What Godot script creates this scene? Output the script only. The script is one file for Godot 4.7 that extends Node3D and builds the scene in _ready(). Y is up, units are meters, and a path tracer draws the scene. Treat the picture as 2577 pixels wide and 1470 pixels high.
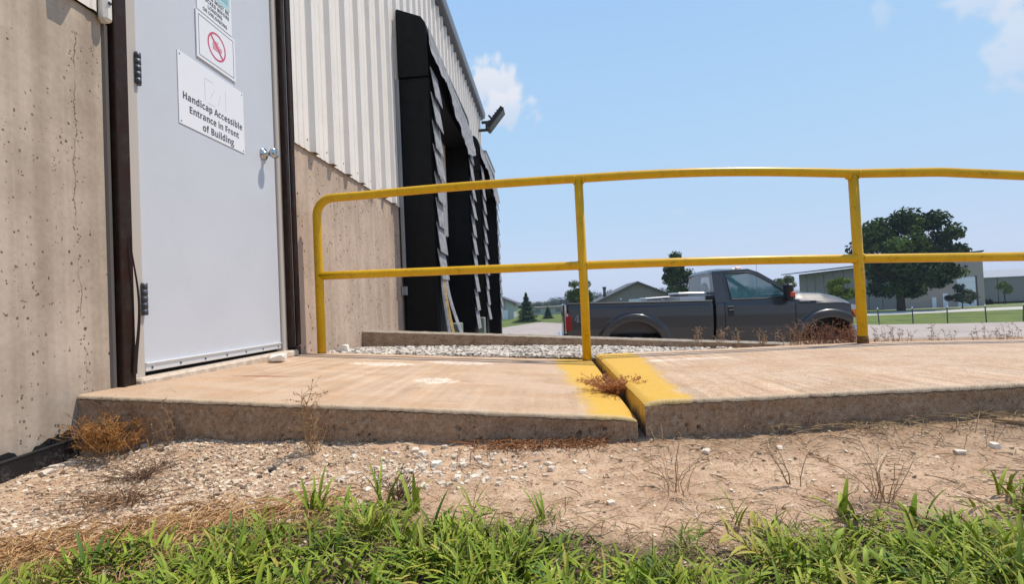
extends Node3D
# A yellow handrail on a concrete landing beside a warehouse door, a grey pickup and small buildings behind.

const WX := -1.415          # outer face of the warehouse wall
const DX := -1.445          # outer face of the door leaf
var taken := {}
var M := {}
var rng := RandomNumberGenerator.new()
var nz := FastNoiseLite.new()

# ------------------------------------------------------------------ helpers
func lin(r: float, g: float, b: float) -> Color:
	return Color(r, g, b).linear_to_srgb()

func mat(called: String, c: Color, rough := 0.8, metal := 0.0) -> StandardMaterial3D:
	var m := StandardMaterial3D.new()
	m.resource_name = called
	m.albedo_color = c
	m.roughness = rough
	m.metallic = metal
	M[called] = m
	return m

func vmat(called: String, rough := 0.85) -> StandardMaterial3D:
	var m := mat(called, Color.WHITE, rough)
	m.vertex_color_use_as_albedo = true
	return m

func numbered(called: String) -> String:
	if not taken.has(called):
		taken[called] = 0
		return called
	taken[called] += 1
	return "%s_%03d" % [called, taken[called]]

func child_name(p: Node, called: String) -> String:
	var key := str(p.get_instance_id()) + called
	if not taken.has(key):
		taken[key] = 0
		return called
	taken[key] += 1
	return "%s_%03d" % [called, taken[key]]

func tag(o: Node, label: String, category := "", group := "", kind := "") -> Node:
	if label: o.set_meta("label", label)
	if category: o.set_meta("category", category)
	if group: o.set_meta("group", group)
	if kind: o.set_meta("kind", kind)
	return o

func thing(called: String, at: Vector3, label: String, category: String, group := "") -> Node3D:
	var o := Node3D.new()
	o.name = numbered(called)
	add_child(o, true)
	o.position = at
	tag(o, label, category, group)
	return o

# one named mesh; shapes are given in world coordinates unless own is true
func obj(called: String, mesh: Mesh, m: Material, parent: Node = null, own := false) -> MeshInstance3D:
	var o := MeshInstance3D.new()
	o.mesh = mesh
	if m: o.material_override = m
	if parent == null:
		o.name = numbered(called)
		add_child(o, true)
		return o
	o.name = child_name(parent, called)
	parent.add_child(o, true)
	if not own:
		var off := Vector3.ZERO
		var p: Node = parent
		while p is Node3D and p != self:
			off += p.position
			p = p.get_parent()
		o.position = -off
	return o

func stb(smooth := false) -> SurfaceTool:
	var st := SurfaceTool.new()
	st.begin(Mesh.PRIMITIVE_TRIANGLES)
	st.set_smooth_group(0 if smooth else -1)
	return st

func fin(st: SurfaceTool) -> ArrayMesh:
	st.generate_normals()
	return st.commit()

func tri(st: SurfaceTool, a: Vector3, b: Vector3, c: Vector3, out: Vector3) -> void:
	if (b - a).cross(c - a).dot(out) > 0.0:
		st.add_vertex(a); st.add_vertex(c); st.add_vertex(b)
	else:
		st.add_vertex(a); st.add_vertex(b); st.add_vertex(c)

func quad(st: SurfaceTool, a: Vector3, b: Vector3, c: Vector3, d: Vector3, out: Vector3) -> void:
	tri(st, a, b, c, out)
	tri(st, a, c, d, out)

# box with chamfered edges, turned and moved by t
func box(st: SurfaceTool, c: Vector3, s: Vector3, bev := 0.0, t := Transform3D.IDENTITY) -> void:
	var h := s * 0.5
	var b := minf(bev, minf(h.x, minf(h.y, h.z)) * 0.9)
	var p := func(ax: int, sx: float, sy: float, sz: float) -> Vector3:
		var v := Vector3(sx * (h.x - (0.0 if ax == 0 else b)), sy * (h.y - (0.0 if ax == 1 else b)), sz * (h.z - (0.0 if ax == 2 else b)))
		return t * (c + v)
	var mid := t * c
	for sgn in [-1.0, 1.0]:
		for ax in 3:
			var q := []
			for k in [[-1.0, -1.0], [1.0, -1.0], [1.0, 1.0], [-1.0, 1.0]]:
				var e := [k[0], k[1]]
				e.insert(ax, sgn)
				q.append(p.call(ax, e[0], e[1], e[2]))
			quad(st, q[0], q[1], q[2], q[3], (q[0] + q[2]) * 0.5 - mid)
	if b <= 0.0:
		return
	for ax in 3:
		for k in [[-1.0, -1.0], [1.0, -1.0], [1.0, 1.0], [-1.0, 1.0]]:
			var e1 := [k[0], k[1]]
			e1.insert(ax, -1.0)
			var e2 := [k[0], k[1]]
			e2.insert(ax, 1.0)
			var f := (ax + 1) % 3
			var g := (ax + 2) % 3
			var a: Vector3 = p.call(f, e1[0], e1[1], e1[2])
			var b2: Vector3 = p.call(g, e1[0], e1[1], e1[2])
			var c2: Vector3 = p.call(g, e2[0], e2[1], e2[2])
			var d: Vector3 = p.call(f, e2[0], e2[1], e2[2])
			quad(st, a, b2, c2, d, (a + c2) * 0.5 - mid)
	for sx in [-1.0, 1.0]:
		for sy in [-1.0, 1.0]:
			for sz in [-1.0, 1.0]:
				var a: Vector3 = p.call(0, sx, sy, sz)
				tri(st, a, p.call(1, sx, sy, sz), p.call(2, sx, sy, sz), a - mid)

func bx(lo: Vector3, hi: Vector3, bev := 0.0) -> ArrayMesh:
	var st := stb()
	box(st, (lo + hi) * 0.5, (hi - lo).abs(), bev)
	return fin(st)

# round bar along a path; radii is a number or one per point
func tube(st: SurfaceTool, path: Array, radii, sides := 10, caps := true) -> void:
	var rings := []
	var side := Vector3.ZERO
	for i in path.size():
		var d: Vector3 = (path[mini(i + 1, path.size() - 1)] - path[maxi(i - 1, 0)]).normalized()
		if i == 0:
			side = d.cross(Vector3.UP if absf(d.y) < 0.9 else Vector3.RIGHT).normalized()
		else:
			side = (side - d * side.dot(d)).normalized()
		var up := side.cross(d)
		var r: float = radii[i] if radii is Array else radii
		var ring := []
		for k in sides:
			var an := TAU * k / sides
			ring.append(path[i] + (side * cos(an) + up * sin(an)) * r)
		rings.append(ring)
	for i in path.size() - 1:
		var mid: Vector3 = (path[i] + path[i + 1]) * 0.5
		for k in sides:
			var k2 := (k + 1) % sides
			quad(st, rings[i][k], rings[i][k2], rings[i + 1][k2], rings[i + 1][k], (rings[i][k] + rings[i + 1][k2]) * 0.5 - mid)
	if caps:
		for e in [0, path.size() - 1]:
			var out: Vector3 = path[e] - path[1 if e == 0 else e - 1]
			for k in range(1, sides - 1):
				tri(st, rings[e][0], rings[e][k], rings[e][k + 1], out)

# turned shape: profile of (radius, height) about the axis of t (its y)
func lathe(st: SurfaceTool, prof: Array, t: Transform3D, seg := 24) -> void:
	for i in prof.size() - 1:
		for k in seg:
			var a0 := TAU * k / seg
			var a1 := TAU * (k + 1) / seg
			var p: Vector2 = prof[i]
			var q: Vector2 = prof[i + 1]
			var v := [Vector3(p.x * cos(a0), p.y, p.x * sin(a0)), Vector3(p.x * cos(a1), p.y, p.x * sin(a1)), Vector3(q.x * cos(a1), q.y, q.x * sin(a1)), Vector3(q.x * cos(a0), q.y, q.x * sin(a0))]
			var am := (a0 + a1) * 0.5
			var nrm := Vector3((q.y - p.y) * cos(am), -(q.x - p.x), (q.y - p.y) * sin(am))
			nrm = t.basis * nrm
			if p.x > 1e-5: tri(st, t * v[0], t * v[1], t * v[2], nrm)
			if q.x > 1e-5: tri(st, t * v[0], t * v[2], t * v[3], nrm)

# flat polygon in local x, y pushed along z from z0 to z1, through t
func prism(st: SurfaceTool, poly: PackedVector2Array, z0: float, z1: float, t := Transform3D.IDENTITY) -> void:
	var ids := Geometry2D.triangulate_polygon(poly)
	for k in range(0, ids.size(), 3):
		for e in [[z0, -1.0], [z1, 1.0]]:
			var v := []
			for j in 3:
				var p := poly[ids[k + j]]
				v.append(t * Vector3(p.x, p.y, e[0]))
			tri(st, v[0], v[1], v[2], t.basis * Vector3(0, 0, e[1] * signf(z1 - z0)))
	var ccw := not Geometry2D.is_polygon_clockwise(poly)
	for i in poly.size():
		var a := poly[i]
		var b := poly[(i + 1) % poly.size()]
		var n := Vector3(b.y - a.y, a.x - b.x, 0) * (1.0 if ccw else -1.0)
		quad(st, t * Vector3(a.x, a.y, z0), t * Vector3(b.x, b.y, z0), t * Vector3(b.x, b.y, z1), t * Vector3(a.x, a.y, z1), t.basis * n)

# smooth sheet: f(u, v) gives a point, col a linear colour, uvf a texture place; out says which side is the front
func sheet(nu: int, nv: int, f: Callable, out: Vector3, col = null, uvf = null, into: ArrayMesh = null) -> ArrayMesh:
	var st := stb(true)
	var pts := PackedVector3Array()
	for j in nv + 1:
		for i in nu + 1:
			var u := float(i) / nu
			var v := float(j) / nv
			var p: Vector3 = f.call(u, v)
			pts.append(p)
			if col: st.set_color(col.call(u, v, p))
			if uvf: st.set_uv(uvf.call(u, v, p))
			st.add_vertex(p)
	var m := (nv / 2) * (nu + 1) + nu / 2
	var flip := (pts[m + 1] - pts[m]).cross(pts[m + nu + 1] - pts[m]).dot(out) > 0.0
	for j in nv:
		for i in nu:
			var a := j * (nu + 1) + i
			var ids := [a, a + 1, a + nu + 2, a, a + nu + 2, a + nu + 1]
			if flip: ids = [a, a + nu + 2, a + 1, a, a + nu + 1, a + nu + 2]
			for k in ids: st.add_index(k)
	st.generate_normals()
	return st.commit(into) if into else st.commit()

func bytes_of(seed_: int, freq: float, size: int, octaves := 4, kind := FastNoiseLite.TYPE_SIMPLEX_SMOOTH) -> PackedByteArray:
	var n := FastNoiseLite.new()
	n.seed = seed_
	n.frequency = freq
	n.noise_type = kind
	n.fractal_octaves = octaves
	var im := n.get_seamless_image(size, size)
	im.convert(Image.FORMAT_L8)
	return im.get_data()

# colour and relief textures from layered noise; ramp is a list of sRGB colours from dark to light
func noise_maps(seed_: int, size: int, layers: Array, ramp: Array, bump := 2.0, contrast := 1.0) -> Array:
	var data := []
	for k in layers.size():
		data.append(bytes_of(seed_ + k * 17, layers[k][0], size, 4))
	var lut := PackedByteArray()
	for i in 256:
		var t := clampf((i / 255.0 - 0.5) * contrast + 0.5, 0.0, 1.0) * (ramp.size() - 1)
		var a: Color = ramp[int(t)]
		var c := a.lerp(ramp[mini(int(t) + 1, ramp.size() - 1)], t - int(t))
		lut.append(c.r8); lut.append(c.g8); lut.append(c.b8)
	var rgb := PackedByteArray()
	rgb.resize(size * size * 3)
	var grey := PackedByteArray()
	grey.resize(size * size)
	for i in size * size:
		var v := 0.0
		for k in data.size():
			v += data[k][i] * layers[k][1]
		var g := clampi(int(v), 0, 255)
		grey[i] = g
		rgb[i * 3] = lut[g * 3]; rgb[i * 3 + 1] = lut[g * 3 + 1]; rgb[i * 3 + 2] = lut[g * 3 + 2]
	var im := Image.create_from_data(size, size, false, Image.FORMAT_RGB8, rgb)
	var nm := Image.create_from_data(size, size, false, Image.FORMAT_L8, grey)
	nm.convert(Image.FORMAT_RGBA8)
	nm.bump_map_to_normal_map(bump)
	return [ImageTexture.create_from_image(im), ImageTexture.create_from_image(nm)]

func textured(m: StandardMaterial3D, maps: Array, scale: float, normal := 1.0, world := true) -> StandardMaterial3D:
	m.albedo_texture = maps[0]
	if normal > 0.0:
		m.normal_enabled = true
		m.normal_texture = maps[1]
		m.normal_scale = normal
	m.uv1_triplanar = true
	m.uv1_world_triplanar = world
	m.uv1_scale = Vector3.ONE * scale
	return m

func many(called: String, mesh: Mesh, m: Material, places: Array, cols: Array, parent: Node = null) -> MultiMeshInstance3D:
	var mm := MultiMesh.new()
	mm.transform_format = MultiMesh.TRANSFORM_3D
	mm.use_colors = not cols.is_empty()
	mm.mesh = mesh
	mm.instance_count = places.size()
	for i in places.size():
		mm.set_instance_transform(i, places[i])
		if mm.use_colors: mm.set_instance_color(i, cols[i])
	var o := MultiMeshInstance3D.new()
	o.multimesh = mm
	o.material_override = m
	if parent:
		o.name = child_name(parent, called)
		parent.add_child(o, true)
	else:
		o.name = numbered(called)
		add_child(o, true)
	o.set_meta("kind", "stuff")
	return o

func pick(points: Array, x: float) -> float:      # broken line through [x, y] pairs
	if x <= points[0][0]: return points[0][1]
	for i in points.size() - 1:
		if x <= points[i + 1][0]:
			return lerpf(points[i][1], points[i + 1][1], (x - points[i][0]) / (points[i + 1][0] - points[i][0]))
	return points[-1][1]

func chip(seed_: int, flat := 0.7, level := 2) -> ArrayMesh:   # angular broken stone, about 1 across: a bent block with its corners knocked off
	var r := RandomNumberGenerator.new()
	r.seed = seed_
	var c := []
	for k in 8:
		var d := Vector3(-1.0 if k & 1 == 0 else 1.0, -1.0 if k & 2 == 0 else 1.0, -1.0 if k & 4 == 0 else 1.0)
		c.append(Vector3(d.x * r.randf_range(0.22, 0.55), d.y * r.randf_range(0.2, 0.5) * flat, d.z * r.randf_range(0.22, 0.55)))
	var st := stb()
	var off := {}
	# every corner is cut by a small facet, every face loses its corners
	for f in [[0, 1, 3, 2], [4, 5, 7, 6], [0, 1, 5, 4], [2, 3, 7, 6], [0, 2, 6, 4], [1, 3, 7, 5]]:
		var ring := []
		var mid := Vector3.ZERO
		for k in 4:
			var a: Vector3 = c[f[k]]
			mid += a * 0.25
			for e in [f[(k + 3) % 4], f[(k + 1) % 4]]:
				var key: int = f[k] * 8 + e
				if not off.has(key): off[key] = a.lerp(c[e], r.randf_range(0.12, 0.38))
				ring.append(off[key])
		for k in range(1, 7): tri(st, ring[0], ring[k], ring[k + 1], mid)
	for k in 8:
		tri(st, off[k * 8 + (k ^ 1)], off[k * 8 + (k ^ 2)], off[k * 8 + (k ^ 4)], c[k])
	return fin(st)

func smooth(a: float, b: float, x: float) -> float:
	return smoothstep(a, b, x)

# ------------------------------------------------------------------ the lie of the land
func near_y(x: float, z: float) -> float:
	var rise := pick([[-1.42, 0.008], [-1.3, 0.014], [-1.1, 0.048], [-0.56, 0.024], [0.2, 0.014], [0.7, 0.03], [1.2, 0.055], [2.0, 0.06]], x)
	var t := smooth(lerpf(-1.2, -1.372, smooth(-1.12, -1.33, x)), -1.41, z)
	return -0.122 + 0.012 * smooth(-1.24, -1.34, x) + rise * t + nz.get_noise_2d(x * 14.0, z * 14.0) * 0.009 + nz.get_noise_2d(x * 55.0 + 40.0, z * 55.0) * 0.0035

func far_y(x: float, z: float) -> float:
	var n := -1.25 - 0.02 * (clampf(x, -2.0, 7.0) - 2.0)
	var f := lerpf(-2.72, -2.98, smooth(6.0, 40.0, x))
	if z < -70.0: f -= minf(0.03 * (-70.0 - z), 1.2) * smooth(20.0, 45.0, x)
	return lerpf(n, f, smooth(-13.0, -44.0, z))

func grass_edge(x: float) -> float:
	return pick([[-1.42, -0.6], [-1.15, -0.66], [-0.9, -0.76], [-0.78, -0.83], [-0.586, -0.905], [-0.38, -0.96], [-0.07, -0.935], [0.1, -0.88], [0.27, -0.85], [0.557, -0.905], [0.75, -0.935], [0.886, -1.035], [1.5, -1.12], [3.2, -1.3]], x)

func _ready() -> void:
	rng.seed = 20240611
	nz.seed = 5
	nz.frequency = 0.35
	nz.fractal_octaves = 3
	camera_and_light()
	materials()
	ground()
	slabs()
	warehouse()
	handrail()
	docks()
	far_buildings()
	far_trees()
	truck()
	signs()
	small_things()
	weeds()
	lawn_grass()

# ------------------------------------------------------------------ camera, sky, sun
func camera_and_light() -> void:
	var cam := Camera3D.new()
	cam.name = "camera"
	cam.position = Vector3(0, 0.28, 0)
	cam.rotation_degrees = Vector3(1.27, 4.26, -2.6)
	cam.fov = 60.0
	cam.near = 0.02
	cam.far = 3000.0
	cam.current = true
	add_child(cam)
	var sun := DirectionalLight3D.new()
	sun.name = "sun"
	sun.light_energy = 1.38
	sun.light_angular_distance = 0.5
	sun.light_color = Color(1.0, 0.955, 0.89)
	sun.shadow_enabled = true
	add_child(sun)
	sun.look_at_from_position(Vector3.ZERO, Vector3(-0.42, -1.0, 0.2), Vector3.RIGHT)
	var env := Environment.new()
	env.background_mode = Environment.BG_SKY
	var sky := Sky.new()
	var sm := PanoramaSkyMaterial.new()
	sm.panorama = sky_picture()
	sky.sky_material = sm
	env.sky = sky
	env.tonemap_mode = Environment.TONE_MAPPER_LINEAR
	env.tonemap_exposure = 1.0
	env.fog_enabled = true
	env.fog_density = 0.0004
	env.fog_light_color = Color(0.80, 0.86, 0.95)
	env.sdfgi_enabled = true
	env.ssao_enabled = true
	env.ssil_enabled = true
	var we := WorldEnvironment.new()
	we.name = "world"
	we.environment = env
	add_child(we)

# clear summer air, paler towards the horizon, with a few cumulus puffs
func sky_picture() -> ImageTexture:
	var w := 2048
	var h := 1024
	var im := Image.create(w, h, false, Image.FORMAT_RGB8)
	var steps := [[0.0, Color(0.815, 0.855, 0.945)], [3.0, Color(0.80, 0.86, 0.955)], [9.0, Color(0.74, 0.85, 0.965)], [18.0, Color(0.695, 0.835, 0.968)], [31.0, Color(0.645, 0.795, 0.965)], [55.0, Color(0.44, 0.64, 0.90)], [90.0, Color(0.33, 0.53, 0.83)]]
	for y in h:
		var el := 90.0 - 180.0 * (y + 0.5) / h
		var c: Color
		if el < 0.0:
			c = Color(0.815, 0.855, 0.945).lerp(Color(0.52, 0.50, 0.46), smooth(0.0, -8.0, el))
		else:
			c = Color(0.33, 0.53, 0.83)
			for k in steps.size() - 1:
				if el >= steps[k][0] and el <= steps[k + 1][0]:
					c = (steps[k][1] as Color).lerp(steps[k + 1][1], (el - steps[k][0]) / (steps[k + 1][0] - steps[k][0]))
		im.fill_rect(Rect2i(0, y, w, 1), c)
	var n := FastNoiseLite.new()
	n.seed = 14
	n.frequency = 0.034
	n.fractal_octaves = 5
	# [azimuth from the view axis (deg, right), elevation, half width, half height, strength]
	var puffs := [[-5.4, 23.6, 3.0, 2.7, 0.92], [-4.2, 21.2, 3.4, 1.9, 0.7], [41.6, 18.4, 2.2, 3.4, 0.6], [40.6, 22.2, 3.2, 1.7, 0.55], [33.2, 23.6, 0.8, 1.3, 0.28], [14.0, 9.0, 1.0, 0.5, 0.14], [-60.0, 24.0, 9.0, 3.5, 0.7], [75.0, 18.0, 12.0, 4.0, 0.7], [120.0, 26.0, 10.0, 4.5, 0.7], [165.0, 20.0, 14.0, 4.0, 0.7], [-120.0, 30.0, 12.0, 5.0, 0.7], [95.0, 40.0, 8.0, 4.0, 0.5]]
	for p in puffs:
		var cx: float = p[0] / 360.0 * w
		var cy: float = (90.0 - p[1]) / 180.0 * h
		var rx: float = p[2] / 360.0 * w * 1.7
		var ry: float = p[3] / 180.0 * h * 1.7
		for y in range(int(cy - ry), int(cy + ry)):
			for x in range(int(cx - rx), int(cx + rx)):
				var d := Vector2((x - cx) / rx * 1.7, (y - cy) / ry * 1.7).length()
				var v := 1.22 - d + n.get_noise_2d(x * 2.0 + 37.0, y * 2.0) * 0.8
				var a: float = smooth(0.05, 0.62, v) * p[4]
				if a > 0.0:
					var xx := posmod(x, w)
					var under := smooth(-0.6, 1.0, (y - cy) / ry)
					im.set_pixel(xx, y, im.get_pixel(xx, y).lerp(Color(0.93, 0.935, 0.965).lerp(Color(0.80, 0.85, 0.94), under), a))
	return ImageTexture.create_from_image(im)

# ------------------------------------------------------------------ materials
func materials() -> void:
	var grain := noise_maps(3, 512, [[0.02, 0.3], [0.09, 0.35], [0.3, 0.35]], [Color(0.80, 0.79, 0.78), Color(0.95, 0.95, 0.95), Color(1, 1, 1)], 1.5, 1.6)
	M.grain = null
	mat("siding", lin(0.86, 0.795, 0.715), 0.5)
	textured(M.siding, noise_maps(8, 512, [[0.006, 0.5], [0.05, 0.3], [0.25, 0.2]], [Color(0.95, 0.945, 0.935), Color(0.985, 0.985, 0.985), Color(1, 1, 1)], 0.6, 1.5), 0.7, 0.15)
	mat("trim_cream", lin(0.74, 0.69, 0.62), 0.5)
	mat("jamb", lin(0.50, 0.445, 0.385), 0.5)
	mat("door_paint", lin(0.575, 0.595, 0.635), 0.5)
	textured(M.door_paint, noise_maps(21, 512, [[0.008, 0.6], [0.05, 0.25], [0.3, 0.15]], [Color(0.975, 0.975, 0.975), Color(0.992, 0.992, 0.992), Color(1, 1, 1)], 0.5, 1.3), 0.6, 0.05)
	mat("aluminium", lin(0.72, 0.73, 0.74), 0.4, 0.3)
	mat("steel", lin(0.50, 0.51, 0.53), 0.22, 1.0)
	mat("galvanised", lin(0.42, 0.42, 0.41), 0.45, 0.6)
	textured(M.galvanised, grain, 6.0, 0.2)
	mat("brown_steel", lin(0.040, 0.026, 0.020), 0.55)
	M.brown_steel.metallic_specular = 0.3
	textured(M.brown_steel, noise_maps(31, 512, [[0.01, 0.5], [0.08, 0.3], [0.3, 0.2]], [Color(0.9, 0.55, 0.42), Color(0.8, 0.75, 0.72), Color(1, 1, 1)], 1.2, 2.0), 2.0, 0.3)
	mat("hinge_steel", lin(0.075, 0.085, 0.10), 0.45, 0.3)
	mat("rubber", lin(0.012, 0.012, 0.013), 0.75)
	mat("black_fabric", lin(0.0085, 0.009, 0.0095), 0.6)
	M.black_fabric.metallic_specular = 0.3
	textured(M.black_fabric, noise_maps(41, 512, [[0.012, 0.45], [0.06, 0.25], [0.35, 0.3]], [Color(0.6, 0.6, 0.6), Color(0.9, 0.9, 0.9), Color(1, 1, 1)], 1.2, 1.6), 1.3, 0.4)
	mat("sunlit_worn_fabric", lin(0.36, 0.36, 0.38), 0.8)  # grey copy of the black flap fabric, sunlight put into the colour
	textured(M.sunlit_worn_fabric, noise_maps(43, 512, [[0.012, 0.45], [0.06, 0.25], [0.35, 0.3]], [Color(0.55, 0.55, 0.56), Color(0.9, 0.9, 0.9), Color(1, 1, 1)], 1.5, 1.8), 1.6, 0.5)
	mat("foam", lin(0.52, 0.40, 0.17), 0.9)
	textured(M.foam, noise_maps(45, 256, [[0.03, 0.5], [0.2, 0.5]], [Color(0.5, 0.38, 0.28), Color(0.95, 0.9, 0.85), Color(1, 1, 1)], 2.0, 2.0), 3.0, 0.5)
	mat("guard_green", lin(0.20, 0.25, 0.19), 0.6)
	textured(M.guard_green, grain, 2.0, 0.3)
	mat("void_black", lin(0.006, 0.006, 0.007), 0.9)
	mat("eave_metal", lin(0.085, 0.10, 0.125), 0.4)
	mat("roof_metal", lin(0.30, 0.31, 0.32), 0.45)
	mat("yellow", lin(0.68, 0.395, 0.008), 0.30)
	M.yellow.metallic_specular = 0.36
	textured(M.yellow, noise_maps(51, 1024, [[0.006, 0.35], [0.03, 0.3], [0.16, 0.35]], [Color(0.55, 0.42, 0.40), Color(0.95, 0.93, 0.92), Color(0.99, 0.985, 0.98), Color(1, 1, 1), Color(1, 1, 1)], 0.6, 1.6), 1.6, 0.10)
	mat("sign_white", lin(0.80, 0.80, 0.82), 0.4)
	mat("sign_red", lin(0.62, 0.10, 0.16), 0.5)
	mat("sign_pink", lin(0.70, 0.30, 0.36), 0.5)
	mat("sign_grey", lin(0.30, 0.29, 0.33), 0.5)
	mat("sign_faint", lin(0.62, 0.63, 0.65), 0.5)
	mat("sign_ink", lin(0.085, 0.085, 0.095), 0.5)
	mat("sign_teal", lin(0.42, 0.62, 0.65), 0.5)
	mat("sign_teal_dark", lin(0.28, 0.47, 0.50), 0.5)
	var slabside := noise_maps(61, 1024, [[0.008, 0.15], [0.035, 0.22], [0.13, 0.33], [0.4, 0.30]], [Color(0.15, 0.10, 0.075), Color(0.52, 0.42, 0.335), Color(0.595, 0.495, 0.40), Color(0.65, 0.545, 0.45), Color(0.69, 0.59, 0.495), Color(0.88, 0.80, 0.71)], 6.0, 2.5)
	mat("slab_side", Color(1, 1, 1), 0.95)
	textured(M.slab_side, slabside, 1.5, 1.3)
	mat("curb", lin(1, 1, 1), 0.95)
	textured(M.curb, slabside, 1.1, 1.2)
	vmat("dirt", 0.98)
	textured(M.dirt, noise_maps(71, 1024, [[0.01, 0.2], [0.06, 0.3], [0.2, 0.28], [0.45, 0.22]], [Color(0.36, 0.28, 0.22), Color(0.76, 0.70, 0.64), Color(0.90, 0.86, 0.81), Color(0.97, 0.94, 0.90), Color(1.0, 0.99, 0.97)], 5.0, 2.3), 1.7, 1.0)
	vmat("stone", 0.9)
	textured(M.stone, grain, 20.0, 0.0, false)
	mat("pavement", Color(1, 1, 1), 0.95)
	textured(M.pavement, noise_maps(81, 512, [[0.008, 0.4], [0.05, 0.3], [0.3, 0.3]], [Color(0.58, 0.53, 0.49), Color(0.66, 0.61, 0.57), Color(0.72, 0.67, 0.62)], 1.0, 1.6), 0.08, 0.3)
	mat("road_concrete", lin(0.47, 0.45, 0.40), 0.95)
	mat("lawn", Color(1, 1, 1), 0.95)
	textured(M.lawn, noise_maps(91, 512, [[0.008, 0.4], [0.06, 0.3], [0.3, 0.3]], [Color(0.22, 0.28, 0.07), Color(0.36, 0.42, 0.12), Color(0.46, 0.48, 0.18)], 2.0, 1.8), 0.06, 0.5)
	vmat("leaf", 0.85)
	M.leaf.backlight_enabled = true
	M.leaf.backlight = Color(0.13, 0.17, 0.03)
	M.leaf.metallic_specular = 0.2
	vmat("blade", 0.55)
	M.blade.backlight_enabled = true
	M.blade.backlight = Color(0.34, 0.38, 0.03)
	M.blade.metallic_specular = 0.3
	vmat("dry", 0.9)
	mat("bark", lin(0.07, 0.05, 0.035), 0.95)

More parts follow.
